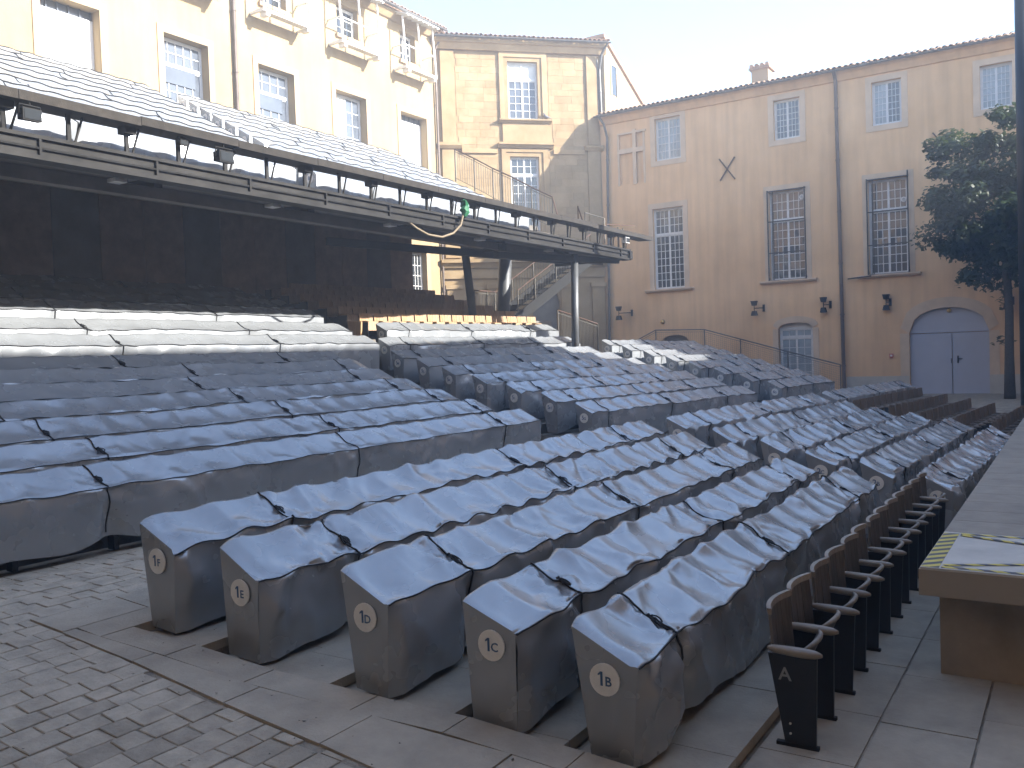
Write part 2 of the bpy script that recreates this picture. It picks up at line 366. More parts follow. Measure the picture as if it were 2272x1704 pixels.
def build_terraces():
    rnd = random.Random(9)
    def tier(x0, x1, ya0, yb0, ya1, yb1, z, name='terrace_step', slabs=False, base=-.39):
        P = [(x0, ya0), (x1, ya1), (x1, yb1), (x0, yb0)]
        bb = B(); bb.add([(p[0], p[1], base) for p in P]+[(p[0], p[1], z) for p in P],
                         [(3, 2, 1, 0), (4, 5, 6, 7), (0, 1, 5, 4), (1, 2, 6, 5), (2, 3, 7, 6), (3, 0, 4, 7)])
        o = bb.obj(name, 'concrete' if not slabs else 'mortar', kind='structure')
        if slabs:
            mid = ya0+(yb0-ya0)*.52
            for (a, c) in ((ya0+.0, mid), (mid+.008, yb0-.004)):
                x = x0-rnd.uniform(0, .6)
                while x < x1:
                    l = rnd.uniform(.8, 1.3); xa, xb = max(x, x0), min(x+l-.008, x1)
                    if xb > xa+.05: B().box(xa, xb, a-.012, c, z-.06, z+.012+rnd.uniform(0, .003)).obj('paving_slab', 'slab', o)
                    x += l
        return o
    keys = 'BCDEF'; rear = 1.96
    for k in keys:
        x0, y0, x1, y1, f, hf, hr = S1[k]; ya, yb = rear, y0+.52; xl = -.1+float(np.interp((ya+yb)/2, [2.3, 3.41, 4.24, 5.25, 6.71, 7.2], [5.07, 4.95, 4.78, 4.61, 4.47, 4.45]))-.03
        tier(xl, 14.2 if k < 'D' else 15.5, ya, yb, ya, yb, f-.012, slabs=True); rear = yb
    rear = (1.98, 1.75)
    for k in 'BCDEF':
        x0, y0, x1, y1, f, hf, hr = S2[k]; yb = (y0+.55, y1+.5-.35); tier(14.21 if k < 'D' else 15.51, 33, rear[0], yb[0], rear[1]-.75, yb[1]-.75, f-.012); rear = (yb[0], yb[1])
build_terraces()
# ------------------------------------------------------------------ tarpaulin covers
SOFT = 1.
def cover(sec, letter, P0, P1, f0, f1, hf, hr, du, seed, ropes, label, group, text=None, depth=.45, amp=1., legs=False, low=False, cord_shade=True, hem0=.065, botv=.15, loops=True, crump=1.):
    rng = np.random.default_rng(seed); P0 = np.array(P0, float); P1 = np.array(P1, float)
    d = P1-P0; L = float(np.hypot(*d)); u = d/L; v = np.array([-u[1], u[0]])
    ropes = [r for r in ropes if .3 < r < L-.25]
    nu = max(8, int(L/du)+1); U = np.linspace(0, L, nu)
    tr = np.array([0, .35, .7, .93, 1.]) if low else np.array([0, .2, .4, .6, .8, .93, .98, 1.])
    tt = np.array([.04, .2, .4, .6, .8, .96, 1.]) if low else np.array([.03, .07, .15, .25, .35, .45, .55, .65, .75, .85, .93, .97, 1.])
    tf = np.array([.06, .4, .7, 1.]) if low else np.array([.03, .07, .18, .3, .42, .55, .68, .8, .92, 1.])
    nr, ntp, nf = len(tr), len(tt), len(tf); nj = nr+ntp+nf
    hem = hem0+.02*np.sin(U*2.1+rng.uniform(0, 6))+.015*np.sin(U*5.3)
    hem_r = hem0-.01
    endw = np.clip(np.minimum(U, L-U)/.45, 0, 1); hem = .025*(1-endw)+hem*endw
    for r in ropes: hem = hem+rng.uniform(.03, .09)*np.exp(-((U-r)/.3)**2)
    Vv = np.zeros((nu, nj)); Zz = np.zeros((nu, nj))
    # rear: bottom -> top
    Vv[:, :nr] = (botv*2*0+depth-botv) + botv*tr[None]; Zz[:, :nr] = hem_r*(1-tr[None])*np.ones((nu, 1)) + hr*tr[None]
    Vv[:, nr:nr+ntp] = depth*(1-tt[None]); Zz[:, nr:nr+ntp] = hr+(hf-hr)*tt[None]
    Vv[:, nr+ntp:] = .03*tf[None]; Zz[:, nr+ntp:] = hf+(hem[:, None]-hf)*tf[None]
    sl = math.hypot(depth, hr-hf); nt_ = np.array([(hf-hr)/sl*-1*0-(hr-hf)/sl, depth/sl])  # top normal leans to the front
    nv = np.concatenate([np.full(nr, 1.), np.full(ntp, nt_[0]), np.full(nf, -1.)]); nzv = np.concatenate([np.zeros(nr), np.full(ntp, nt_[1]), np.zeros(nf)])
    nv[nr-1] = .5; nzv[nr-1] = .8; nv[nr+ntp-1] = -.75; nzv[nr+ntp-1] = .65
    w = np.concatenate([-(1-tr)*hr, tt*sl, sl+tf*(hf-.1)])
    D = np.zeros((nu, nj)); UU = U[:, None]; WW = w[None]
    top_b = np.zeros(nj); top_b[nr:nr+ntp] = np.sin(PI*tt); fr_b = np.zeros(nj); fr_b[nr+ntp:] = np.sin(PI*np.clip(tf, 0, 1)**.8*.75)
    re_b = np.zeros(nj); re_b[:nr] = np.sin(PI*tr)
    ch = .575; ph = rng.uniform(0, .5)
    # cloth spans chair to chair: ribs over the seat ends, shallow sag between
    Uw = UU+.07*np.sin(UU*1.9+ph*9)+.03*np.sin(UU*5.1+ph*20); rib = np.abs(np.sin(PI*(Uw-ph)/ch)); ribp = 1-rib**.55
    ra = np.interp(U, np.arange(0, L+1, ch), rng.uniform(.05, 1.25, len(np.arange(0, L+1, ch))))[:, None]*(.75 if sec == 1 else 1.)
    D += amp*.026*ra*ribp*(top_b*.85+.35*(w > -.02)*(w < sl+.02))[None]
    n1 = sum(np.sin(UU*k+rng.uniform(0, 6))*(.7/k**.4) for k in (1.1, 2.3, 3.9))*.5
    D -= amp*(.022+.012*n1)*top_b[None]
    D += amp*((.03+.04*n1) if not low else (.02+.02*n1))*fr_b[None]; D += .02*re_b[None]
    # random creases
    nfold = int(L*((2.2 if sec < 3 else 1.5) if not low else 1.0))
    for _ in range(nfold):
        uc = rng.uniform(0, L); wc = rng.uniform(-.05, sl*1.05) if rng.random() < .72 else rng.uniform(sl, sl+hf*.8)
        th = rng.normal(0, .5)+(PI/2 if rng.random() < .7 else 0)+rng.choice([-.5, .5]); ln = rng.uniform(.15, .5); wd = rng.uniform(.03, .075)*(1.5 if low else 1); a = rng.uniform(.006, .022)*rng.choice([1, 1, -1])*amp*(.6 if low else 1)
        i0, i1 = np.searchsorted(U, (uc-ln-.05, uc+ln+.05))
        if i1-i0 < 2: continue
        x = UU[i0:i1]-uc; y = WW-wc; s = x*math.cos(th)+y*math.sin(th); t = -x*math.sin(th)+y*math.cos(th)+.25*s*s*rng.choice([-1, 1])/ln
        D[i0:i1] += a*(np.clip(1-np.abs(t)/wd, 0, 1)**1.4)*np.clip(1-(s/ln)**2, 0, 1)
    for _ in range(int(L*(1.7 if not low else 1.1))):   # hanging folds on the front face
        uc = rng.uniform(0, L); wc = sl+rng.uniform(.1, .6)*hf; th = rng.choice([-1, 1])*rng.uniform(.15, 1.2); ln = rng.uniform(.25, .6); wd = rng.uniform(.04, .1); a = rng.uniform(.012, .035)*amp
        i0, i1 = np.searchsorted(U, (uc-ln-.05, uc+ln+.05))
        if i1-i0 < 2: continue
        x = UU[i0:i1]-uc; y = WW-wc; s = x*math.cos(th)+y*math.sin(th); t = -x*math.sin(th)+y*math.cos(th)+.4*s*s*rng.choice([-1, 1])/ln
        D[i0:i1] += (a*np.clip(1-np.abs(t)/wd, 0, 1)*np.clip(1-(s/ln)**2, 0, 1))*(WW > sl)
    lowf = lambda: np.clip(sum(np.sin(UU*k+WW*k2+rng.uniform(0, 6)) for k, k2 in ((1.3, 2.), (2.9, -3.), (4.7, 4.)))*.55+.1, 0, 1)
    for _ in range(7 if not low else 3):   # crumple: sharp ridges of drifting direction, patchy
        lam = rng.uniform(.42, 1.1); th = rng.choice([-1, 1])*rng.uniform(.1, 1.25); kk = PI/lam
        ph2 = kk*(UU*math.cos(th)+WW*math.sin(th))+1.3*np.sin(UU*rng.uniform(1, 3)+WW*rng.uniform(-4, 4)+rng.uniform(0, 6))
        D += crump*(.45 if low else .85)*amp*rng.uniform(.010, .021)*(lam/.6)*(1-np.abs(np.sin(ph2)))**2.3*lowf()*rng.choice([1, 1, -1])
    anc = [0]+sorted(ropes)+[L]; tfull = np.zeros(nj); tfull[nr+ntp:] = tf**1.3*(1.25-.55*tf)
    for p_, q_ in zip(anc[:-1], anc[1:]):   # the skirt balloons between the ties and is drawn in at them
        xx = np.clip((U-p_)/(q_-p_), 0, 1); m_ = ((U >= p_) & (U <= q_))*np.clip(np.sin(PI*xx), 0, 1)**.6
        D += amp*(rng.uniform(.03, .06) if not low else .03)*m_[:, None]*tfull[None]
    for r in ropes: D -= amp*.055*np.exp(-((UU-r)/.16)**2)*tfull[None]
    for r in ([*ropes, 0, L]):   # swags pulled from the ropes and end corners
        for sg in (-1, 1):
            for m_ in range(2):
                x = (UU-r)*sg; y = WW-sl-hf*(.25+.28*m_); arc = y-.28*np.clip(x, 0, 1)*np.clip(.75-x, 0, 1)*2.2*rng.uniform(.4, 1.3)-rng.uniform(-.05, .05)
                D += amp*rng.uniform(.012, .03)*(1.7 if sec == 1 else 1)*np.clip(1-np.abs(arc)/.07, 0, 1)*np.clip(x/.1, 0, 1)*np.clip(1-x/.7, 0, 1)*(WW > sl)
    # ropes cinch the sheet and fan creases out
    for r in ropes:
        x = UU-r; g = np.exp(-(x/.085)**2)
        D -= amp*g*(.012*top_b+.05*fr_b+.03*re_b)[None]
        for wc, nn in ((sl*.98, 9), (sl*.45, 6), (0., 5), (sl+hf*.45, 7)):
            y = WW-wc; rr = np.sqrt(x*x+y*y)+1e-4; an = np.arctan2(y, x); k = nn+rng.integers(-1, 2)
            D += amp*.016*np.sin(k*an+rng.uniform(0, 6))*np.clip(rr/.1, 0, 1)*np.exp(-rr/.19)
    D *= np.clip(np.minimum(UU, L-UU)/.1, 0, 1)
    Vv = Vv+D*nv[None]; Zz = Zz+D*nzv[None]
    sc = -.018*(.5-.5*np.cos(2*PI*(U-ph)/ch))*amp+.012*rng.normal(0, 1)*np.sin(U*1.7)
    wob1 = sum(rng.normal(0, .007)*np.sin(U*k+rng.uniform(0, 6)) for k in (2.3, 4.1, 7.7, 12.1)); Zz[:, nr+ntp-2:nr+ntp+1] += wob1[:, None]*amp; Vv[:, nr+ntp-2:nr+ntp+2] += (sum(rng.normal(0, .008)*np.sin(U*k+rng.uniform(0, 6)) for k in (3.3, 6.1, 10.7)))[:, None]*amp
    wz = np.zeros(nj); wz[nr-2:nr+ntp] = np.linspace(1, .5, ntp+2); Zz = Zz+sc[:, None]*wz[None]
    endz = np.exp(-np.minimum(U, L-U)/.05); Zz = Zz-.035*endz[:, None]*wz[None]
    flo = f0+(f1-f0)*U/L
    X = P0[0]+u[0]*UU+v[0]*Vv; Y = P0[1]+u[1]*UU+v[1]*Vv; Z = Zz+flo[:, None]
    V = np.stack([X, Y, Z], -1).reshape(-1, 3)
    I = np.arange(nu*nj).reshape(nu, nj)
    Fc = np.stack([I[:-1, :-1], I[1:, :-1], I[1:, 1:], I[:-1, 1:]], -1).reshape(-1, 4)[:, ::-1].tolist()
    G = np.stack([X, Y, Z], -1)
    Vl = [V]; n0 = len(V); T2 = np.linspace(0, 1, 5 if low else 9)
    for e, sg in ((0, -1), (nu-1, 1)):
        topi = list(range(nr-1, nr+ntp)); top = G[e, topi]; s = np.linspace(0, 1, len(topi))
        bot = G[e, 0]+(G[e, -1]-G[e, 0])*s[:, None]
        g = top[None]+(bot-top)[None]*T2[:, None, None]
        bul = (.006+.006*np.sin(s[None]*7+T2[:, None]*5+seed))*np.sin(PI*s)[None]*np.sin(PI*T2)[:, None]+.006*np.sin(s[None]*9+T2[:, None]*11+seed)*np.sin(PI*s)[None]*np.sin(PI*T2)[:, None]
        for q in range(3): bul = bul+.007*(1-np.abs(np.sin(s[None]*rng.uniform(-5, 5)+T2[:, None]*rng.uniform(-5, 5)+rng.uniform(0, 6))))**3*np.sin(PI*s)[None]*np.sin(PI*T2)[:, None]
        g[..., 0] += sg*u[0]*bul; g[..., 1] += sg*u[1]*bul
        J = np.arange(g.shape[0]*g.shape[1]).reshape(g.shape[:2])+n0; n0 += J.size; Vl.append(g.reshape(-1, 3))
        q = np.stack([J[:-1, :-1], J[:-1, 1:], J[1:, 1:], J[1:, :-1]], -1).reshape(-1, 4)
        Fc += (q[:, ::-1] if sg < 0 else q).tolist()
    V = np.concatenate(Vl)
    base = (float(P0[0]+u[0]*L/2+v[0]*.2), float(P0[1]+u[1]*L/2+v[1]*.2), float((f0+f1)/2))
    root = empty('covered_seat_row', base, label, 'seat cover', group)
    link('tarpaulin', mesh('tarpaulin', V-np.array(base), Fc, 'tarpaulin', True), root)
    u3 = np.array([u[0], u[1], 0]); v3 = np.array([v[0], v[1], 0])
    rr = .0085 if not low else .011
    for r in ropes:
        i = int(round(r/L*(nu-1))); js = range(1, nj-1) if not low else range(nr-2, nj-1)
        off = np.stack([v3*nv[j]+np.array([0, 0, nzv[j]]) for j in js])*.009
        wob = np.array([math.sin(k*.9+seed) for k in range(len(off))])*.012
        pts = G[i, list(js)]+off+u3*wob[:, None]
        bb = B(); bb.tube(pts, rr, 5)
        if loops and rng.random() < .85:
            k1, k2, k3 = rng.uniform(.5, 1.1), rng.uniform(.5, 1.25), rng.uniform(-.6, .6)
            c = G[i, nr+ntp//2]+np.array([0, 0, .02]); nrm = v3*nt_[0]+np.array([0, 0, nt_[1]]); dn = np.cross(u3, nrm); dn = -dn if dn[2] > 0 else dn
            for q in range(2 if k1 < .8 else 3): bb.tube([c+dn*(.022*q-.02)-u3*.012, c+dn*(.022*q-.01)+nrm*.016, c+dn*(.022*q)+u3*.012], rr*1.4, 5)
            for sgn, ll in ((1.2*k1, .13*k2), (k3, .17*k1)):
                bb.tube([c+dn*(ll*.5*(1-math.cos(a)))+u3*sgn*.05*math.sin(a)*(1 if a < PI else .4)+nrm*.012 for a in np.linspace(0, 2*PI, 11)], rr*.9, 4)
            for sgn in (-k1, k2): bb.tube([c, c+dn*.05*k2+u3*.035*sgn+nrm*.012, c+dn*.11*k1+u3*(.05*sgn+.04*k3)], rr*.8, 4)
        bb.obj('tie_rope', 'rope', root)
    if cord_shade:  # dark tube: hem cord, and on the nearest rows the shadow along the edge
        js = nr+ntp-1 if sec < 7 else nr-1; pts = G[::2 if not low else 1, js]+((-v3*.011+np.array([0, 0, -.002])) if sec < 7 else np.array([0, 0, .012])); B().tube(pts, (.007 if not low else .011) if sec < 7 else .012, 4).obj('edge_cord_shade', 'rope', root)
    if legs:
        for q in np.arange(.5, L-.2, 1.15):
            p = P0+u*q+v*.14; fz = f0+(f1-f0)*q/L; B().box(p[0]-.03, p[0]+.03, p[1]-.02, p[1]+.10, fz-.005, fz+.17).obj('leg', 'black_panel', root)
    if text:
        s = .54; e = 0; c = np.array([*(P0+v*depth*.46), f0+hf*.83])-u3*.021
        nrm = -u3; ux = -v3; ang = Matrix((tuple(ux), (0, 0, 1), tuple(nrm))).transposed().to_euler()
        n = 24; Vd = [(.108*math.cos(2*PI*k/n), .108*math.sin(2*PI*k/n), z) for z in (-.01, .0) for k in range(n)]
        Fd = [tuple(reversed(range(n))), tuple(range(n, 2*n))]+[(k, (k+1) % n, (k+1) % n+n, k+n) for k in range(n)]
        if 'disc' not in MESHC: MESHC['disc'] = mesh('number_disc', Vd, Fd, 'disc_white')
        dd = link('number_disc', MESHC['disc'], root, tuple(c-np.array(base)), ang)
        link('lettering', one_mesh() if text[0] == '1' else text_mesh(text[0], .125, 'letter_blue'), dd, (-.025, .005, .0012))
        link('lettering', text_mesh(text[1], .088, 'letter_blue'), dd, (.027, -.012, .0012))
    return root
MESHC = {}
sd = 100
for k, (x0, y0, x1, y1, f, hf, hr) in S1.items():
    rp = {'B': [.75, 3.55, 7.0], 'C': [.95, 4.2, 7.4], 'D': [1.05, 4.4, 7.6], 'E': [1.15, 5.2, 8.9], 'F': [1.35, 5.6, 9.2]}[k]; sd += 1
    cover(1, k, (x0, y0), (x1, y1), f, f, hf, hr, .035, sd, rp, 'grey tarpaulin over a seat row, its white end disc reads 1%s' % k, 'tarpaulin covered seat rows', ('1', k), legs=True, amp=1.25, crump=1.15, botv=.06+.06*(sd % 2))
for k, (x0, y0, x1, y1, f, hf, hr) in S2.items():
    sd += 1
    cover(2, k, (x0, y0), (x1, y1), f, f, hf, hr, .05, sd, [1.0, 4.2, 7.2], 'grey tarpaulin over a seat row, its white end disc reads 2%s' % k, 'tarpaulin covered seat rows', ('2', k), cord_shade=False, amp=1.2, crump=1.2)
cover(3, 'F', (25.45, 5.65), (31.9, 4.62), .55, .6, .75, .97, .09, 140, [.6, 3.3, 5.8], 'short grey tarpaulin row behind the uncovered weathered wooden seats near the blue gate', 'tarpaulin covered seat rows', None, low=True, cord_shade=False)
ORD = ['first', 'second', 'third', 'fourth', 'fifth', 'sixth', 'seventh', 'eighth', 'ninth', 'tenth', 'eleventh', 'twelfth', 'thirteenth', 'fourteenth', 'fifteenth', 'sixteenth']
fl4 = [.75+.225*i for i in range(7)]+[2.54, 2.9, 3.33, 3.64, 3.9, 4.15]
xr4 = [15.4, 15.15, 15.25, 15.3, 15.45, 15.7, 15.9, 18.2, 18.2, 18.1, 18.0, 18.0, 18.0]
rnd = random.Random(77)
def stepbox(x0, ya, x1, yb, dy, z, name='terrace_step', m='concrete', base=None, deep=1.05):
    P = [(x0, ya-.35), (x1, yb-.35), (x1, yb-.35+deep), (x0, ya-.35+deep)]; bz = z-.45 if base is None else base
    bb = B(); bb.add([(p[0], p[1], bz) for p in P]+[(p[0], p[1], z) for p in P], [(3, 2, 1, 0), (4, 5, 6, 7), (0, 1, 5, 4), (1, 2, 6, 5), (2, 3, 7, 6), (3, 0, 4, 7)])
    return bb.obj(name, m, kind='structure')
for i in range(13):
    y = 9.2+.95*i; xl = .45*y-3.2; f = fl4[i]; sd += 1
    off = .45 if i % 2 else 0
    rp = [r for r in np.arange(5.9-xl+.25*(i % 3)+off*.8, xr4[i]-xl-.3, 4.1)]
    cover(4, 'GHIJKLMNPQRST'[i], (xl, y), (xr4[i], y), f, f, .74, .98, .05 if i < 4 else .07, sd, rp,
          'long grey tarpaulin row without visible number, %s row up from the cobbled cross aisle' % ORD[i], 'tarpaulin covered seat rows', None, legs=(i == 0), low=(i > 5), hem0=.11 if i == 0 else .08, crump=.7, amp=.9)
    if i: stepbox(xl, y, xr4[i]+.3, y, 0, f-.005, base=.3)
x05 = [17.25, 17.4, 17.4, 17.4, 17.45, 17.65, 17.8, 18.4, 19.4]
fl5 = [.77+.223*i for i in range(7)]+[2.47, 2.93]
for i in range(9):
    y = 9.0+.95*i; k = 'GHIJKLMNP'[i]; sd += 1; x1 = 25.8+.22*i
    if i > 6: y = 15.65+.95*(i-7)
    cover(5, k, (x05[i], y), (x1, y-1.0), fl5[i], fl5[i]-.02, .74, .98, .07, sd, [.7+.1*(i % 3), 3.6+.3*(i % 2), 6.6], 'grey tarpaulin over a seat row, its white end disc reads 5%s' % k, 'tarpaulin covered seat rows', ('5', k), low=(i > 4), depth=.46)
    stepbox(x05[i]-.1, y, x1+.2, y-1.0, 0, fl5[i]-.01, base=.3 if i else .45)
for i in range(8):
    y = 7.6+.95*i; x0 = 26.9+.3*i; x1 = 31.4+.62*i; k = 'GHIJKLMN'[i]; f = .83+.215*i; sd += 1
    cover(6, k, (x0, y), (x1, y-.55-.07*i), f, f-.02*i, .74, .98, .1, sd, [.5, 2.6, 4.6, 6.6][:2+(i > 1)+(i > 5)], 'grey tarpaulin over a seat row, its white end disc reads 6%s' % k, 'tarpaulin covered seat rows', ('6', k), low=True)
    stepbox(x0-.1, y, x1+.2, y-.55-.07*i, 0, f-.03, base=.2)
# ------------------------------------------------------------------ theatre chairs
def arc_back(b, r, h0, h1, lean, w0, w1, th, v0, n=5):
    """one curved slat of the back between fractions w0..w1 of the width (half width .27), concave to the front"""
    V = []
    for k in range(n+1):
        x = w0+(w1-w0)*k/n; bow = .05*(1-(x/.27)**2)
        for dv in (0, th):
            for z in (h0, h1): V.append((x, v0+bow+dv+(z-h0)*lean, z))
    Fc = []
    for k in range(n):
        a = 4*k; c = a+4; Fc += [(a, c, c+1, a+1), (a+2, a+3, c+3, c+2), (a+1, c+1, c+3, a+3), (a, a+2, c+2, c)]
    Fc += [(0, 1, 3, 2), (4*n, 4*n+2, 4*n+3, 4*n+1)]
    b.add(V, Fc); return b
def armrest(b, x):
    n = 16; pl = []
    for k in range(n):
        a = 2*PI*k/n; rr = 1+.12*math.cos(a); pl.append((x+.04*math.sin(a)*(1.1+.25*math.cos(a)), .155-.19*math.cos(a)))
    for s, dz in ((.82, -.019), (1., -.008), (1., .008), (.84, .018)): b.V += [(x+(p[0]-x)*s, .155+(p[1]-.155)*s, .665+dz*1.3+.05*(p[1]-.155)*.5) for p in pl]
    b.F += [(r*n+k, r*n+(k+1) % n, (r+1)*n+(k+1) % n, (r+1)*n+k) for r in range(3) for k in range(n)]+[tuple(reversed(range(n))), tuple(range(3*n, 4*n))]
    return b
def chair(name, label, cat, group, letter=None):
    root = empty(name, (0, 0, 0), label, cat, group)
    xs = -.29
    b = B(); b.prism([(.02, 0), (.225, 0), (.335, .64), (.0, .655)], 0, xs-.014, xs+.014); sp = b.obj('side_panel', 'black_panel', root)
    B().box(xs-.02, xs+.02, .0, .29, -.003, .022).obj('foot_bar', 'iron', root)
    armrest(B(), xs).obj('armrest', 'arm_wood', root, True)
    for k in range(4):
        w0 = -.262+.132*k; arc_back(B(), 0, .42, .915, .09, w0, w0+.124, .018, .275, 3).obj('slat', 'seat_wood', root)
    arc_back(B(), 0, .90, .945, .09, -.275, .275, .032, .308, 9).obj('top_rail', 'arm_wood', root, False)
    b = B()
    V = []; n = 8
    for k in range(n+1):
        x = -.25+.5*k/n; bow = .055*(1-(x/.25)**2)
        for z, v in ((.36, .21), (.655, .10), (.665, .115), (.36, .25)): V.append((x, v-bow*(1 if z > .5 else .2)+.0, z+.018*(1-(x/.25)**2)*(z > .5)))
    Fc = [(4*k+i, 4*k+(i+1) % 4, 4*k+4+(i+1) % 4, 4*k+4+i) for k in range(n) for i in range(4)]+[(3, 2, 1, 0), (4*n, 4*n+1, 4*n+2, 4*n+3)]
    b.add(V, Fc); b.obj('folded_seat', 'seat_wood', root)
    bb = B(); bb.tube([(-.25+.5*k/8, .107-.055*(1-((-.25+.5*k/8)/.25)**2), .668+.018*(1-((-.25+.5*k/8)/.25)**2)) for k in range(9)], [.01, .013, .017, .02, .021, .02, .017, .013, .01], 6); bb.obj('seat_edge', 'arm_wood', root, True)  # paler wood on the seat lip stands in for reflected sky
    return root
proto = chair('theatre_chair', 'slatted wooden folding seat with the letter A on its black end panel', 'chair', 'slatted folding seats in the row nearest the stage')
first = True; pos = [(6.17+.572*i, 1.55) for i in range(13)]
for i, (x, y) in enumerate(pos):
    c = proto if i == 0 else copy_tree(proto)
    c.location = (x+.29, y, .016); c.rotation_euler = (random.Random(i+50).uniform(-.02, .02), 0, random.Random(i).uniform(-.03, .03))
    if i: c['label'] = 'plain slatted folding seat, %s along from the seat lettered A' % ORD[i-1]
WLOC[proto.name] = np.zeros(3)
sp = [c for c in proto.children if c.name.startswith('side_panel')][0]
ang = Matrix(((0, -1, 0), (0, 0, 1), (-1, 0, 0))).transposed().to_euler()
link('lettering', text_mesh('A', .13, 'letter_grey'), sp, (-.29-.0162, .22, .50), ang)
for z in (.16, .09):
    b = B(); b.tube([(-.29-.022, .19, z), (-.29-.01, .19, z)], .008, 8); b.obj('bolt', 'rope_tip', proto, local=True)
# simpler chairs for the far rows
def far_chair(name, wm, label, group):
    root = empty(name, (0, 0, 0), label, 'chair', group); b = B()
    for k in range(4): arc_back(b, 0, .40, .93, .09, -.262+.132*k, -.262+.132*k+.126, .02, .36, 2)
    b.obj('backrest', wm, root, kind=None)
    b = B(); b.prism([(.03, 0), (.30, 0), (.43, .64), (.0, .655)], 0, -.304, -.276); b.obj('side_panel', 'black_panel', root)
    armrest(B(), -.29).obj('armrest', wm, root, True)
    b = B(); b.add([(-.25, .06, .40), (.25, .06, .40), (.25, .12, .67), (-.25, .12, .67), (-.25, .30, .40), (.25, .30, .40), (.25, .16, .68), (-.25, .16, .68)], [(0, 1, 2, 3), (5, 4, 7, 6), (3, 2, 6, 7), (0, 3, 7, 4), (1, 5, 6, 2), (0, 4, 5, 1)])
    b.obj('folded_seat', wm, root); return root
def chair_row(proto, a, c, z0, z1, n, used, label=None):
    a = np.array(a); c = np.array(c); d = c-a; rz = math.atan2(d[1], d[0])
    for i in range(n):
        o = copy_tree(proto) if used[0] else proto; used[0] = 1
        p = a+d*(i+.5)/n; o.location = (p[0], p[1], z0+(z1-z0)*(i+.5)/n); o.rotation_euler = (0, 0, rz)
        if label: o['label'] = label % ORD[i]
pg = far_chair('theatre_chair', 'far_grey_wood', 'weathered grey wooden seat in the uncovered rows near the blue gate', 'weathered seats near the gate'); u1 = [0]
for k, a, c, z in (('E', (24.09, 4.57), (31.0, 3.87), .42), ('D', (22.95, 3.52), (29.4, 2.96), .31), ('C', (22.8, 2.8), (28.9, 2.28), .2), ('B', (22.8, 2.05), (28.4, 1.63), .1), ('A', (22.5, 1.28), (27.4, .87), .0)):
    n = int(np.hypot(c[0]-a[0], c[1]-a[1])/.575)
    chair_row(pg, a, c, z-.005+(.0 if k > 'A' else .002), z-.005+(.1 if k == 'A' else .0), n, u1, {'E': 'weathered wooden seat, %s from the 2E cover in its row', 'D': 'weathered wooden seat, %s from the 2D cover in its row', 'C': 'weathered wooden seat, %s from the 2C cover in its row', 'B': 'weathered wooden seat, %s from the 2B cover in its row', 'A': 'weathered wooden seat, %s from the 2A cover in its row'}[k])
pw = far_chair('theatre_chair', 'far_wood', 'wooden seat', 'wooden seats above the 5P cover'); u2 = [0]
LB = ['sunlit slatted wooden seat, %s from the wooden cheek, just above the 5P cover', 'shaded slatted wooden seat, %s from the left aisle, second row above the 5P cover'.replace('left aisle', 'wide tarpaulin block')] + ['dark wooden seat, %%s from the wide tarpaulin block, %s row above 5P cover' % q for q in ('third', 'fourth', 'fifth', 'sixth')]
for i in range(6):
    y = 17.55+.93*i; f = [3.3, 3.56, 3.82, 4.08, 4.34, 4.6][i]
    chair_row(pw, (19.7+.12*i, y), (28.3-.0*i, y-.95), f, f, 15, u2, LB[i]); stepbox(19.2, y, 28.4, y-.95, 0, f-.01, base=.3)
# end cheek of the sunlit chair row
b = B(); b.prism([(17.5, 3.3), (17.8, 3.3), (18.0, 4.0), (17.45, 3.95)], 0, 19.28, 19.34); o = b.obj('wooden_end_cheek', 'far_wood'); tagobj(o, 'plain wooden cheek panel closing the sunlit seat row above 5P', 'panel')
# ------------------------------------------------------------------ buildings
def wall(T, a0, a1, z0, z1, ops, back=6., dep=.28):
    """front skin with cut openings and reveals, closed at sides, back and top; ops: (a0,a1,z0,z1,rise)"""
    b = B(T); A = sorted({a0, a1, *[q for o in ops for q in o[:2]]}); Zs = sorted({z0, z1, *[q for o in ops for q in o[2:4]]})
    for i in range(len(A)-1):
        for j in range(len(Zs)-1):
            ac = (A[i]+A[i+1])/2; zc = (Zs[j]+Zs[j+1])/2
            if any(o[0] < ac < o[1] and o[2] < zc < o[3] for o in ops): continue
            b.add([(A[i], 0, Zs[j]), (A[i+1], 0, Zs[j]), (A[i+1], 0, Zs[j+1]), (A[i], 0, Zs[j+1])], [(0, 1, 2, 3)])
    for o in ops:
        p, q, s, t, rise = (*o, 0)[:5]; zs = t-rise
        def qd(*v): b.add(list(v), [(0, 1, 2, 3)])
        qd((p, 0, s), (p, 0, zs), (p, -dep, zs), (p, -dep, s)); qd((q, 0, s), (q, -dep, s), (q, -dep, zs), (q, 0, zs)); qd((p, 0, s), (p, -dep, s), (q, -dep, s), (q, 0, s))
        if rise:
            n = 14; c = [(p+(q-p)*k/n, zs+rise*math.sqrt(max(0, 1-(2*k/n-1)**2))**.85) for k in range(n+1)]
            for k in range(n):
                (x0, y0), (x1, y1) = c[k], c[k+1]
                qd((x0, 0, y0), (x1, 0, y1), (x1, 0, t+1e-4), (x0, 0, t+1e-4)); qd((x0, 0, y0), (x0, -dep, y0), (x1, -dep, y1), (x1, 0, y1))
        else: qd((p, 0, t), (q, 0, t), (q, -dep, t), (p, -dep, t))
    for V in ([(a0, 0, z0), (a0, 0, z1), (a0, -back, z1), (a0, -back, z0)], [(a1, 0, z0), (a1, -back, z0), (a1, -back, z1), (a1, 0, z1)],
              [(a0, -back, z0), (a0, -back, z1), (a1, -back, z1), (a1, -back, z0)], [(a0, 0, z1), (a1, 0, z1), (a1, -back, z1), (a0, -back, z1)]):
        b.add(V, [(0, 1, 2, 3)])
    return b
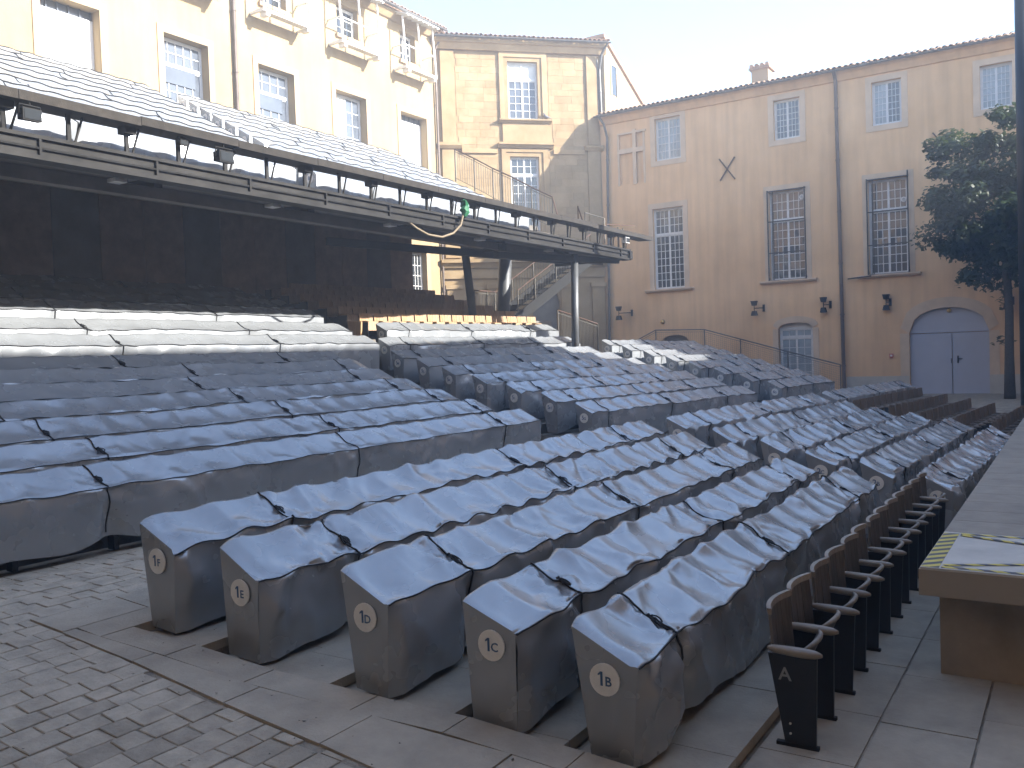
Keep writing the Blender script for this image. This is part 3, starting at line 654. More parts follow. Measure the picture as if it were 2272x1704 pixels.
PR = random.Random(5)
def window(parent, T, a0, a1, z0, z1, d, leaves=2, cols=3, rows=7, transom=None, trows=3, tcols=None, m='white_paint', pane='glass', tpane=None, pick=None, fw=.06, mw=.028):
    """casement: frame mesh with glazing bars, one object per pane"""
    b = B(T); panes = []
    b.box(a0-.01, a0+fw, d-.05, d+.03, z0-.01, z1+.01); b.box(a1-fw, a1+.01, d-.05, d+.03, z0-.01, z1+.01); b.box(a0+fw, a1-fw, d-.05, d+.028, z0-.01, z0+fw); b.box(a0+fw, a1-fw, d-.05, d+.028, z1-fw, z1+.01)
    secs = [(z0+fw, (transom-fw*.7) if transom else z1-fw, cols, rows, pane)]
    if transom:
        b.box(a0+fw, a1-fw, d-.05, d+.045, transom-fw*.7, transom+fw*.7); secs.append((transom+fw*.7, z1-fw, tcols or cols, trows, tpane or pane))
    W_ = (a1-a0-2*fw)/leaves
    for (s, t, c, r, pm) in secs:
        for l in range(leaves):
            p = a0+fw+W_*l; q = p+W_; st = .045
            b.box(p, p+st, d-.04, d+.02, s, t); b.box(q-st, q, d-.04, d+.021, s, t); p += st; q -= st
            b.box(p, q, d-.04, d+.019, s, s+st); b.box(p, q, d-.04, d+.019, t-st, t); ss, tt = s+st, t-st
            for k in range(1, c): x = p+(q-p)*k/c; b.box(x-mw/2, x+mw/2, d-.03, d+.014, ss, tt)
            for k in range(1, r): z = ss+(tt-ss)*k/r; b.box(p, q, d-.03, d+.012, z-mw/2, z+mw/2)
            for k in range(c):
                for j in range(r): panes.append((p+(q-p)*k/c, p+(q-p)*(k+1)/c, ss+(tt-ss)*j/r, ss+(tt-ss)*(j+1)/r, pm, l))
    w = b.obj('window', m, parent)
    for (p, q, s, t, pm, l) in panes:
        if pick: pm = pick(l, (p+q)/2, (s+t)/2, pm)
        e = [PR.uniform(-.004, .004) for _ in range(4)]; bb = B(T)
        bb.add([(p, d-.01+e[0], s), (q, d-.01+e[1], s), (q, d-.01+e[1]+e[2], t), (p, d-.01+e[0]+e[2], t), (p, d-.03, s), (q, d-.03, s), (q, d-.03, t), (p, d-.03, t)],
               [(0, 1, 2, 3), (5, 4, 7, 6), (0, 4, 5, 1), (1, 5, 6, 2), (2, 6, 7, 3), (3, 7, 4, 0)])
        bb.obj('pane', pm, w)
    bb = B(T); bb.box(a0, a1, d-.4, d-.35, z0, z1); bb.obj('dark_room', 'soffit', w)
    return w
def surround(parent, T, a0, a1, z0, z1, w, m='surround', out=.025, bottom=True, wt=None):
    b = B(T); wt = wt or w; zb = z0-w if bottom else z0
    b.box(a0-w, a0, -.02, out, zb, z1+wt); b.box(a1, a1+w, -.02, out, zb, z1+wt); b.box(a0, a1, -.02, out-.002, z1, z1+wt)
    if bottom: b.box(a0, a1, -.02, out-.002, z0-w, z0)
    b.obj('window_surround', m, parent)
def sill(parent, T, a0, a1, z, m='surround', out=.2, h=.12):
    b = B(T); b.prism([(-.02, z-h), (out-.06, z-h), (out, z-h*.45), (out, z), (-.02, z)], 0, a0, a1); b.obj('window_sill', m, parent)
def T2(T): return lambda a, d, z: T(a, d, z)
def tiles_eave(parent, T, a0, a1, z, out, slope, step=.235, r=.105, ln=.5):
    n = int((a1-a0)/step); rr = random.Random(int(a1*10))
    for k in range(n):
        a = a0+step*(k+.5); b = B(T); V = []; m = 7; dz = rr.uniform(-.012, .012); do = rr.uniform(-.03, .03)
        for (d, s) in ((out+.06+do, 1.), (out+.06+do-ln, .85)):
            for rad in (r*s, r*s-.018):
                for q in range(m+1):
                    an = PI*q/m; V.append((a-math.cos(an)*rad, d, z+dz+(out+.06+do-d)*slope+math.sin(an)*rad))
        w = m+1; Fc = []
        for q in range(m): Fc += [(q, q+1, 2*w+q+1, 2*w+q), (w+q+1, w+q, 3*w+q, 3*w+q+1), (q+1, q, w+q, w+q+1)]
        b.add(V, Fc); b.obj('roof_tile', 'roof_tile', parent)
def roof_sheet(parent, T, a0, a1, z, out, depth, slope, step=.235, amp=.055):
    n = int((a1-a0)/step)*6; b = B(T); V = []; nc = 10
    for k in range(n+1):
        a = a0+(a1-a0)*k/n; h = amp*math.sin(2*PI*(a-a0)/step-PI/2)
        for c in range(nc+1):
            d = out-.12-(depth+out)*c/nc; V.append((a, d, z+(out-.12-d)*slope+h+.05))
    w = nc+1
    b.add(V, [(k*w+c, k*w+c+1, (k+1)*w+c+1, (k+1)*w+c) for k in range(n) for c in range(nc)])
    b.box(a0, a1, -depth, out-.14, z-.06, z-.02)
    o = b.obj('roof', 'roof_tile', parent); return o
def gutter(parent, T, a0, a1, z, out):
    b = B(T); V = []; m = 6
    for a in (a0, a1):
        for q in range(m+1): an = PI*q/m; V.append((a, out+.07+math.cos(an)*.075, z-math.sin(an)*.075))
    b.add(V, [(q, q+1, m+2+q, m+1+q) for q in range(m)]+[tuple(range(m+1)), tuple(range(m+1, 2*m+2))])
    b.box(a0, a1, out-.01, out+.004, z-.03, z+.02)
    b.obj('gutter', 'zinc', parent)
def pipe(parent, T, pts, r=.06, m='zinc_pipe'):
    b = B(T); b.tube([Vector(p) for p in pts], r, 8)
    for p, q in zip(pts[:-1], pts[1:]):
        if abs(p[2]-q[2]) > 2:
            for z in np.arange(min(p[2], q[2])+1, max(p[2], q[2]), 2.2):
                t = (z-p[2])/(q[2]-p[2]); a = p[0]+(q[0]-p[0])*t; b.tube([(a, p[1], z-.03), (a, p[1], z+.03)], r*1.3, 8)
    b.obj('drainpipe', m, parent)
# ---- right wing (shaded facade)
def right_wing():
    T = T_RIGHT; rb = empty('palace_wing', (40, 10, 0), 'shaded ochre plaster wing with blue arched gate and iron barred windows', 'building')
    U = [(15.73, 17.03, 11.88, 13.88), (10.21, 11.36, 11.97, 13.72), (6.09, 7.25, 11.92, 13.73), (2.1, 3.22, 11.88, 13.6)]
    Mw = [(15.72, 17.26, 5.76, 9.62), (10.08, 11.66, 5.76, 9.72), (5.92, 7.47, 5.7, 9.67)]
    ops = [(*q, 0) for q in U+Mw]+[(9.86, 11.38, 1.2, 3.86, .26), (3.04, 5.97, .5, 4.18, 1.0), (15.6, 17.0, 1., 3.55, .35), (17.66, 18.02, 11.0, 12.5, 0), (18.2, 18.92, 11.0, 12.5, 0), (17.66, 18.02, 12.72, 13.42, 0), (18.2, 18.92, 12.72, 13.42, 0)]
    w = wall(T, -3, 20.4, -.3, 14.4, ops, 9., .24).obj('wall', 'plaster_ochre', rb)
    for q in U: surround(rb, T, *q, .24)
    for i, q in enumerate(U):
        pk = [None, None, lambda l, a, z, m: 'glass_pale' if l == 1 else m, None][i]
        window(rb, T, *q, -.2, 2, 3, 6 if i != 0 else 5, m='frame_grey' if i < 2 else 'white_paint', pane='glass_pale' if i in (0, 3) else 'glass', pick=pk, mw=.022)
    for i, q in enumerate(Mw):
        surround(rb, T, *q, .23, bottom=False, wt=.26); sill(rb, T, q[0]-.45, q[1]+.45, q[2]+.005)
        window(rb, T, *q, -.19, 2, 3, 7, q[2]+(q[3]-q[2])*.675, 3, m='frame_grey', mw=.03)
    for i in (1, 2):   # iron cage grilles
        a0, a1, z0, z1 = Mw[i]; b = B(T); o = .17
        for a in (a0-.02, a1+.02): b.bar((a, o, z0-.05), (a, o, z1+.05), .05); b.bar((a, 0, z1+.02), (a, o, z1+.02), .04); b.bar((a, 0, z0+.1), (a, o, z0+.1), .04)
        b.bar((a1-.22, o, z0), (a1-.22, o, z1), .03); b.bar((a1-.16, o, z0), (a1-.20, o, z1), .025)
        for f_ in (0, .31, .66, 1): b.bar((a0-.04, o, z0+(z1-z0)*f_), (a1+.04, o, z0+(z1-z0)*f_), .045)
        if i == 2: b.bar((a1-.1, o+.02, z0-.04), (a1+.85, o+.02, z0-.1), .05); b.bar((a0-.02, o, z1), (a0-.02, o, z1+.22), .05)
        b.obj('window_grille', 'iron', rb)
    # disc vents on two panes
    for a, z in ((10.25, 9.37), (6.1, 8.75)):
        b = B(T); b.tube([(a, -.17, z), (a, -.12, z)], .11, 14); v = b.obj('pane_vent', 'frame_grey', rb); b = B(T); b.tube([(a, -.13, z), (a, -.112, z)], .06, 12); b.obj('vent_grid', 'glass_pale', v)
    # arched lower window
    def arch_trim(a0, a1, zs, rise, w_, z0, m='surround', out=.03, name='arch_surround'):
        n = 16; b = B(T); pts = [(k, (a0+(a1-a0)*k/n, zs+rise*math.sqrt(max(0, 1-(2*k/n-1)**2))**.85)) for k in range(n+1)]
        V = []
        ca, cz = (a0+a1)/2, zs
        for k, (a, z) in pts:
            L_ = math.hypot(a-ca, (z-cz)+.35*(a1-a0)); ux, uz = (a-ca)/L_, ((z-cz)+.35*(a1-a0))/L_
            for dd in (-.02, out): V += [(a, dd, z), (a+ux*w_, dd, z+uz*w_)]
        Fc = []
        for k in range(n): c = 4*k; e = c+4; Fc += [(c+2, e+2, e+3, c+3), (c+1, c+3, e+3, e+1), (c, e, e+2, c+2)]
        b.add(V, Fc); b.box(a0-w_*.85, a0, -.02, out-.002, z0, zs); b.box(a1, a1+w_*.85, -.02, out-.002, z0, zs); b.obj(name, m, rb)
    arch_trim(9.86, 11.38, 3.6, .26, .28, 1.2)
    window(rb, T, 9.9, 11.34, 1.2, 3.62, -.2, 2, 2, 5, 3.2, 1, m='frame_grey', pane='glass_pale')
    b = B(T); b.prism([(9.88, 3.6)]+[(9.86+1.52*k/12, 3.6+.255*math.sqrt(max(0, 1-(2*k/12-1)**2))) for k in range(13)], 1, -.23, -.2); b.obj('arch_panel', 'frame_grey', rb)
    b = B(T); b.box(15.6, 17.0, -.235, -.2, 1, 3.6); b.obj('cellar_door', 'soffit', rb)
    # gate
    arch_trim(3.04, 5.97, 3.18, 1.0, .42, .6); 
    b = B(T); n = 18; cv = lambda k: (3.02+2.97*k/n, 3.18+1.0*math.sqrt(max(0, 1-(2*k/n-1)**2))**.85)
    b.prism([(3.02, 3.165)]+[cv(k) for k in range(n+1)]+[(5.99, 3.165)], 1, -.225, -.16); tp = b.obj('gate_tympanum', 'gate_blue', rb)
    for (p, q) in ((3.02, 4.38), (4.405, 5.99)):
        b = B(T); b.box(p, q, -.225, -.165, .62, 3.14); g = b.obj('gate_leaf', 'gate_blue', rb)
        if p < 4: b = B(T); b.box(4.16, 4.21, -.17, -.12, 1.9, 2.2); b.bar((4.19, -.13, 2.08), (4.02, -.1, 2.08), .03); b.obj('handle', 'iron', g)
        else: b = B(T); b.box(4.405, 4.46, -.17, -.14, .66, 3.1); b.obj('cover_strip', 'gate_blue', g); b = B(T); b.box(4.415, 4.45, -.142, -.125, 1.9, 2.1); b.obj('lock', 'iron', g)
    for p, q in ((6.0, 8.5), (-2.9, 3.03)): b = B(T); b.box(p, q, -.02, .035, -.3, 1.42); b.obj('plinth', 'plinth', rb)
    # blocked cross window: stone mullion and transom
    b = B(T); b.box(18.02, 18.2, -.05, .05, 10.95, 13.6); b.box(17.6, 18.02, -.05, .045, 12.5, 12.72); b.box(18.2, 18.98, -.05, .045, 12.5, 12.72); b.box(17.5, 18.02, -.02, .06, 13.42, 13.52); b.box(18.2, 19.0, -.02, .05, 13.42, 13.5); b.box(18.92, 19.02, -.02, .03, 10.95, 13.42); b.box(17.56, 17.66, -.02, .03, 10.95, 13.42)
    b.obj('stone_cross_mullion', 'surround', rb)
    for p, q, s, t in ((17.66, 18.02, 11, 12.5), (18.2, 18.92, 11, 12.5), (17.66, 18.02, 12.72, 13.42), (18.2, 18.92, 12.72, 13.42)): b = B(T); b.box(p, q, -.2, -.09, s, t); b.obj('blocked_panel', 'plaster_ochre', rb)
    for (a, z) in ((13.53, 11.03), (4.58, 10.77)):   # wall tie crosses
        t = B(T); t.bar((a-.36, .03, z-.5), (a+.36, .03, z+.5), .05); t.bar((a-.38, .05, z+.5), (a+.33, .05, z-.5), .05); t.obj('wall_tie', 'rust_iron', rb)
    # cornice, roof
    b = B(T); b.prism([(-.02, 14.02), (.08, 14.05), (.22, 14.3), (.3, 14.4), (-.02, 14.4)], 0, -3, 19.9); b.obj('cornice', 'plaster_ochre', rb)
    sl = .30; rf = roof_sheet(rb, T, -3, 20.0, 14.45, .45, 7., sl); tiles_eave(rf, T, -3, 20.0, 14.45, .45, sl); gutter(rb, T, -3, 20.0, 14.42, .45)
    pipe(rb, T, [(8.66, .52, 14.4), (8.66, .12, 14.1), (8.58, .12, .9)], .075); pipe(rb, T, [(19.75, .5, 14.4), (19.55, .35, 14.0), (19.5, .12, 13.4), (19.72, .12, 2.5)], .065, 'zinc')
    ch = B(); ch.box(42.6, 43.4, 12.3, 13.1, 14.8, 16.05); c = ch.obj('chimney', 'plaster_peach', rf); B().box(42.5, 43.5, 12.2, 13.2, 16.05, 16.15).obj('chimney_cap', 'roof_tile', rb)
    for k in range(4): bb = B(); bb.tube([(42.5, 12.32+.25*k, 16.22), (43.5, 12.32+.25*k, 16.22)], .1, 8); bb.obj('chimney_tile', 'roof_tile', rb)
    b = B(T); b.box(6.6, 6.75, 0, .08, 2.2, 2.36); o = b.obj('alarm_box', 'red_box'); tagobj(o, 'small red alarm box beside the blue gate', 'alarm box')
    b = B(T); b.box(6.63, 6.72, .081, .09, 2.24, 2.32); b.obj('alarm_button', 'disc_white', o)
    for (a, z, dd, lb) in ((16.89, 4.2, .1, 'small round brass bulkhead lamp on the ochre wall above the handrail'), (4.48, 4.05, -.12, 'small round brass lamp under the crown of the gate arch')):
        b = B(T); b.tube([(a, dd-.1, z), (a, dd, z), (a, dd+.05, z)], [.09, .09, .04], 10); o = b.obj('bulkhead_lamp', 'brass', None, True); tagobj(o, lb, 'lamp')
        b = B(T); b.tube([(a, dd-.12, z+.0), (a, dd-.09, z)], .11, 10); b.obj('base_plate', 'iron', o)
right_wing()
# wall spotlights
def spot(a, z, d, ap, lb):
    T = T_RIGHT; r = empty('wall_spotlight', T(a, 0, z), lb, 'lamp', 'twin spotlights on the ochre wall')
    b = B(T); b.box(ap-.05, ap+.05, 0, .05, z-.16, z+.16); b.obj('wall_plate', 'iron', r)
    b = B(T); b.bar((ap, .02, z), (ap, d, z), .045); b.bar((ap, d, z), (a, d, z), .04); b.bar((a, d, z-.22), (a, d, z+.22), .03); b.obj('arm', 'iron', r)
    for s in (1, -1):
        b = B(T); q = [(w_*x, w_*y) for w_ in (1,) for x, y in ((-1, -1), (1, -1), (1, 1), (-1, 1))]
        V = [(a+x*.09, d+y*.08, z+s*.12) for x, y in q]+[(a+x*.135, d+y*.11, z+s*.33) for x, y in q]
        b.add(V, [(3, 2, 1, 0), (4, 5, 6, 7), (0, 1, 5, 4), (1, 2, 6, 5), (2, 3, 7, 6), (3, 0, 4, 7)]); b.obj('lamp_head', 'iron', r)
spot(19.0, 4.72, .45, 18.5, 'twin black spotlight on a long arm beside the grey corner drainpipe')
spot(12.35, 4.58, .3, 12.0, 'twin black spotlight on an arm beside the arched window, away from the drainpipe')
spot(9.35, 4.56, .2, 9.1, 'twin black spotlight on the ochre wall just beside the brown drainpipe')
spot(6.82, 4.52, .15, 6.68, 'twin black spotlight on the ochre wall above the shoulder of the gate arch')
spot(2.4, 4.3, .2, 2.2, 'twin black spotlight on the ochre wall behind the tree trunk')
# ---- limestone tower across the corner
def tower():
    T = T_TOWER; tb = empty('corner_tower', (37, 22.9, 0), 'sunlit limestone corner pavilion with pilasters and two tall white windows', 'building')
    uw = (3.13, 4.63, 14.28, 17.06); lw = (3.18, 4.63, 8.6, 12.49); dr = (2.35, 3.75, 2.5, 6.1, .7)
    wall(T, -.05, 8.15, 0, 18.05, [(*uw, 0), (*lw, 0), dr], 7., .2).obj('wall', 'limestone', tb)
    b = B(T); b.box(2.3, 3.8, -.3, -.22, 2, 6.1); b.obj('doorway', 'soffit', tb)
    # ashlar blocks
    rr = random.Random(3); z = 7.75
    keep = [(2.6, 5.05, 12.85, 17.5), (2.66, 5.1, 7.7, 12.98), (2.45, 5.2, 12.9, 14.3)]
    cnt = 0
    while z < 17.4:
        h = rr.choice([.3, .33, .36]); a = .72-rr.uniform(0, .5)
        while a < 7.2:
            l = rr.uniform(.5, 1.05); p, q = max(a, .72), min(a+l, 7.18)
            segs = [(p, q)]
            for k in keep:
                if z+h > k[2] and z < k[3]:
                    ns = []
                    for s_, e_ in segs:
                        if e_ <= k[0] or s_ >= k[1]: ns.append((s_, e_))
                        else:
                            if s_ < k[0]: ns.append((s_, k[0]))
                            if e_ > k[1]: ns.append((k[1], e_))
                    segs = ns
            for s_, e_ in segs:
                if e_-s_ > .12: b = B(T); o_ = rr.uniform(.01, .019); b.box(s_+.004, e_-.004, -.01, o_, z+.004, z+h-.004); b.obj('stone_block', 'limestone', tb); cnt += 1
            a += l
        z += h
    for p, q in ((7.2, 7.95), (.08, .70)):
        b = B(T); b.box(p, q, -.02, .09, 7.6, 12.8); b.box(p+.05, q-.05, -.02, .1, 13.1, 17.45); b.obj('pilaster', 'limestone', tb)
    for p, q, z0, z1, o in ((7.0, 8.12, 12.8, 13.08, .24), (-.1, .85, 12.8, 13.04, .24)):
        b = B(T); b.prism([(-.02, z0), (o*.6, z0), (o, z0+.14), (o, z1), (-.02, z1)], 0, p, q); b.obj('capital', 'limestone', tb)
    b = B(T); b.box(.86, 2.44, -.02, .1, 12.62, 12.84); b.box(5.24, 6.98, -.02, .1, 12.62, 12.84); b.obj('string_course', 'limestone', tb)
    def moul(a0, a1, z0, z1, o, nm): b = B(T); b.prism([(-.02, z0), (o*.5, z0), (o*.75, z0+(z1-z0)*.5), (o, z0+(z1-z0)*.6), (o, z1), (-.02, z1)], 0, a0, a1); b.obj(nm, 'limestone', tb)
    moul(2.46, 5.2, 12.88, 13.12, .3, 'lintel_cornice'); moul(2.53, 5.13, 14.08, 14.26, .26, 'window_sill'); 
    b = B(T); b.box(2.68, 4.96, -.02, .09, 13.12, 14.08); b.obj('apron', 'limestone', tb)
    for q, zt in ((uw, 17.5), (lw, 12.86)):
        b = B(T); b.box(q[0]-.46, q[0]-.2, -.02, .1, q[2], zt); b.box(q[1]+.2, q[1]+.42, -.02, .1, q[2], zt); b.box(q[0]-.2, q[1]+.2, -.02, .098, q[3]+.2, zt); b.obj('outer_surround', 'limestone', tb)
        b = B(T); b.box(q[0]-.2, q[0], -.02, .05, q[2], q[3]+.2); b.box(q[1], q[1]+.2, -.02, .05, q[2], q[3]+.2); b.box(q[0], q[1], -.02, .048, q[3], q[3]+.2); b.obj('inner_surround', 'limestone', tb)
    window(tb, T, *uw, -.16, 2, 2, 5, 16.22, 1, 1, pane='glass_mid', tpane='blind'); window(tb, T, *lw, -.16, 2, 2, 7, 11.61, 2, 2)
    moul(-.35, 8.3, 17.5, 18.0, .38, 'cornice'); moul(-.4, 8.2, 7.1, 7.5, .4, 'lower_cornice'); b = B(T); b.box(.0, 8.1, -.02, .1, 6.6, 7.08); b.obj('frieze', 'limestone', tb)
    for p, q in ((.05, .7), (1.8, 2.3), (5.35, 5.95), (7.3, 7.95)):
        b = B(T); b.box(p, q, -.02, .13, 2.5, 6.1); b.obj('lower_pilaster', 'limestone', tb); b = B(T); b.box(p-.07, q+.07, -.02, .2, 6.1, 6.3); b.obj('capital', 'limestone', tb)
    sl = .3; rf = roof_sheet(tb, T, -.5, 8.4, 18.05, .5, 5., sl); tiles_eave(rf, T, -.5, 8.4, 18.05, .5, sl); gutter(tb, T, -.5, 8.3, 18.0, .5)
    pipe(tb, T, [(-.35, .55, 17.95), (-.1, .3, 17.5), (-.02, .1, 16.8), (-.05, .1, 14.7)], .06, 'zinc'); pipe(tb, T, [(.08, .06, 17.3), (.08, .06, 14.7)], .035, 'zinc')
    # rear gabled part
    g = empty('rear_house', (42.4, 21, 12), 'sunlit peach gable wall with a narrow slit window above the roof', 'building')
    b = B(); b.prism([(40.05, 10), (45.2, 10), (45.2, 15.6), (40.05, 18.25)], 1, 19.62, 25); b.obj('gable_wall', 'plaster_peach', g)
    b = B(); b.prism([(39.9, 18.32), (45.5, 15.45), (45.5, 15.62), (39.9, 18.5)], 1, 19.5, 25.1); b.obj('roof', 'roof_tile', g)
    b = B(); b.box(40.75, 41.35, 19.6, 19.64, 15.75, 17.2); b.obj('slit_window', 'glass', g)
    b = B(); b.box(40.68, 40.75, 19.57, 19.64, 15.7, 17.25); b.box(41.35, 41.42, 19.57, 19.64, 15.7, 17.25); b.box(40.75, 41.35, 19.58, 19.64, 17.2, 17.27); b.obj('slit_frame', 'surround', g)
tower()
# ---- left wing (sunlit)
def left_wing():
    T = T_LEFT; lb = empty('palace_wing', (20, 25.66, 0), 'sunlit yellow plaster wing with deep set windows and white awning frames', 'building')
    Wn = [(15.0, 16.9), (19.2, 21.0), (23.25, 25.05), (27.35, 29.2), (31.5, 33.38)]; Un = [(19.4, 20.7), (23.5, 24.8), (27.6, 28.9), (31.65, 32.75)]
    ops = [(a, c, 10.6, 14.02, 0) for a, c in Wn]+[(a, c, 16.35, 17.65, 0) for a, c in Un]+[(31.47, 33., 4.2, 7.75, 0)]
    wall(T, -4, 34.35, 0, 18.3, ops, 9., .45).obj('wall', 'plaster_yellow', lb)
    for i, (a, c) in enumerate(Wn):
        surround(lb, T, a, c, 10.6, 14.02, .24, 'plaster_peach', .035, False)
        if i in (1, 2): window(lb, T, a, c, 10.6, 14.0, -.38, 1, 5 if i == 1 else 4, 3, 13.1, 2, tcols=5 if i == 1 else 4, m='white_paint', pane='glass_mid'); 
        elif i == 3: window(lb, T, a, c, 10.6, 14.0, -.38, 2, 2, 6, m='white_paint', pane='glass_mid', pick=lambda l, x, z, m: 'shutter_white' if l == 0 else m)
        else:
            b = B(T); b.box(a, (a+c)/2-.01, -.44, -.36, 10.6, 13.75); s = b.obj('shutter', 'shutter_white', lb); b = B(T); b.box((a+c)/2+.01, c, -.44, -.36, 10.6, 13.75); b.obj('shutter', 'shutter_white', lb)
            b = B(T)
            for k in range(6): x = a+.05+(c-a-.1)*k/5; b.box(x-.02, x+.02, -.42, -.36, 13.76, 14.02)
            b.box(a, c, -.44, -.42, 13.76, 14.02); b.obj('fanlight', 'glass_mid', lb)
        if i in (1, 2): b = B(T); b.box(a+.12, c-.3, -.36, -.34, 12.5, 13.05); b.obj('sash_pane', 'glass_mid', lb)
    for i, (a, c) in enumerate(Un):
        window(lb, T, a, c, 16.35, 17.6, -.3, 2, 1, 3, m='frame_grey'); b = B(T); b.box(a-.1, c+.1, -.02, .12, 16.2, 16.34); b.obj('window_sill', 'plaster_peach', lb)
    window(lb, T, 31.47, 33., 4.2, 7.75, -.3, 2, 3, 7, m='frame_grey')
    surround(lb, T, 31.47, 33., 4.2, 7.75, .3, 'plaster_peach', .03, False)
    b = B(T); b.prism([(-.02, 17.9), (.1, 17.95), (.3, 18.2), (.3, 18.3), (-.02, 18.3)], 0, -4, 34.3); b.obj('cornice', 'plaster_yellow', lb)
    sl = .3; rf = roof_sheet(lb, T, 18, 34.7, 18.4, .45, 7., sl); tiles_eave(rf, T, 18, 34.7, 18.4, .45, sl); gutter(lb, T, -4, 34.6, 18.36, .45)
    pipe(lb, T, [(22.15, .12, 18.3), (22.11, .12, 8)], .07); pipe(lb, T, [(34.3, .5, 18.3), (34.25, .35, 17.9), (34.08, .12, 17.4), (34.12, .12, 5)], .06)
    for k, (p, q) in enumerate(((13.4, 14.4), (14.55, 16.3), (16.5, 18.3), (10, 12), (19.5, 21), (23, 24.6), (27, 28.4))): b = B(T); b.box(p, q, -.02, .05, 4.5, 7.7); b.obj('door', 'door_brown', lb)
    for i, (a, c) in enumerate(Un):   # awning frames (projector platforms)
        r = empty('awning_frame', T((a+c)/2, 0, 16), ['white metal awning frame round an upper window %s' % s for s in ('above the sash window before the drainpipe', 'next to the brown drainpipe', 'between two other awning frames', 'nearest the limestone tower')][i], 'awning', 'white awning frames on the yellow wing')
        p, q = a-.5, c+.55; o = .75; z0, z1 = 15.75, 18.0
        b = B(T); b.bar((p, .02, z0), (p, o, z0), .08); b.bar((q, .02, z0), (q, o, z0), .08); b.bar((p, o, z0), (q, o, z0), .1, .12); b.box(p, q, .25, .7, z0+.06, z0+.09); b.obj('platform', 'awning_white', r)
        for x in (p, q, (p+q)/2): b = B(T); b.bar((x, o, z0), (x, o*.8, z1), .06); b.obj('upright', 'awning_white', r)
        b = B(T); b.bar((p, o*.9, z0+1.0), (q, o*.9, z0+1.0), .045); b.bar((p, .02, z0+1.0), (p, o*.9, z0+1.0), .04); b.bar((q, .02, z0+1.0), (q, o*.9, z0+1.0), .04); b.obj('guard_bar', 'awning_white', r)
        b = B(T); b.add([(p-.1, .02, z1+.3), (q+.1, .02, z1+.3), (q+.1, .95, z1-.02), (p-.1, .95, z1-.02), (p-.1, .02, z1+.34), (q+.1, .02, z1+.34), (q+.1, .95, z1+.02), (p-.1, .95, z1+.02)], [(3, 2, 1, 0), (4, 5, 6, 7), (0, 1, 5, 4), (1, 2, 6, 5), (2, 3, 7, 6), (3, 0, 4, 7)]); can = b.obj('canopy', 'awning_white', r)
        for k in range(7): x = p+(q-p)*k/6; b = B(T); b.bar((x, .95, z1-.06), (x, .02, z1+.26), .04, .05); b.obj('canopy_rib', 'awning_white', r)
        for x in (p+.15, q-.15): b = B(T); b.box(x-.08, x+.08, .45, .8, z0-.2, z0-.06); b.obj('bracket', 'awning_white', r)
left_wing()
# ---- wings behind the viewpoint (they shade the seats)
def plain_wing(T, a0, a1, h, lb, name, mname):
    e = empty(name, T((a0+a1)/2, 0, 0), lb, 'building'); ops = []
    for z in [q for q in (5.2, 10.6) if q+3.2 < h]:
        for a in np.arange(a0+3, a1-2, 4.2): ops.append((float(a), float(a)+1.4, z, z+2.8, 0))
    wall(T, a0, a1, -.3, h, ops, 8, .25).obj('wall', mname, e)
    for o in ops[:10]: window(e, T, *o[:4], -.2, 2, 1, 3)
    b = B(T); b.add([(a0, .45, h), (a1, .45, h), (a1, -8, h+1.6), (a0, -8, h+1.6), (a0, .45, h+.15), (a1, .45, h+.15), (a1, -8, h+1.75), (a0, -8, h+1.75)], [(3, 2, 1, 0), (4, 5, 6, 7), (0, 1, 5, 4), (1, 2, 6, 5), (2, 3, 7, 6), (3, 0, 4, 7)]); b.obj('roof', 'roof_tile', e)
plain_wing(frame((0, -4.15, 0), (1, 0, 0), (0, 1, 0)), -6, 9, 21.0, 'tall ochre block added out of view to dim the foreground', 'unseen_shade_tower', 'plaster_ochre')  # unseen tall block, added to cut skylight over the near rows
plain_wing(frame((0, -4.2, 0), (1, 0, 0), (0, 1, 0)), 9.05, 31, 13.0, 'tall ochre stage side wing standing behind the stage', 'stage_side_wing', 'plaster_ochre')
plain_wing(frame((0, -4.2, 0), (1, 0, 0), (0, 1, 0)), 31.05, 58, 9.9, 'lower ochre annex standing beyond the far end of the stage', 'stage_side_annex', 'plaster_ochre')
plain_wing(frame((-2.2, 0, 0), (0, 1, 0), (1, 0, 0)), -4, 30, 19, 'ochre side wing standing behind the cobbled path', 'path_side_wing', 'plaster_ochre')  # wing height raised to darken the floor and row ends nearby
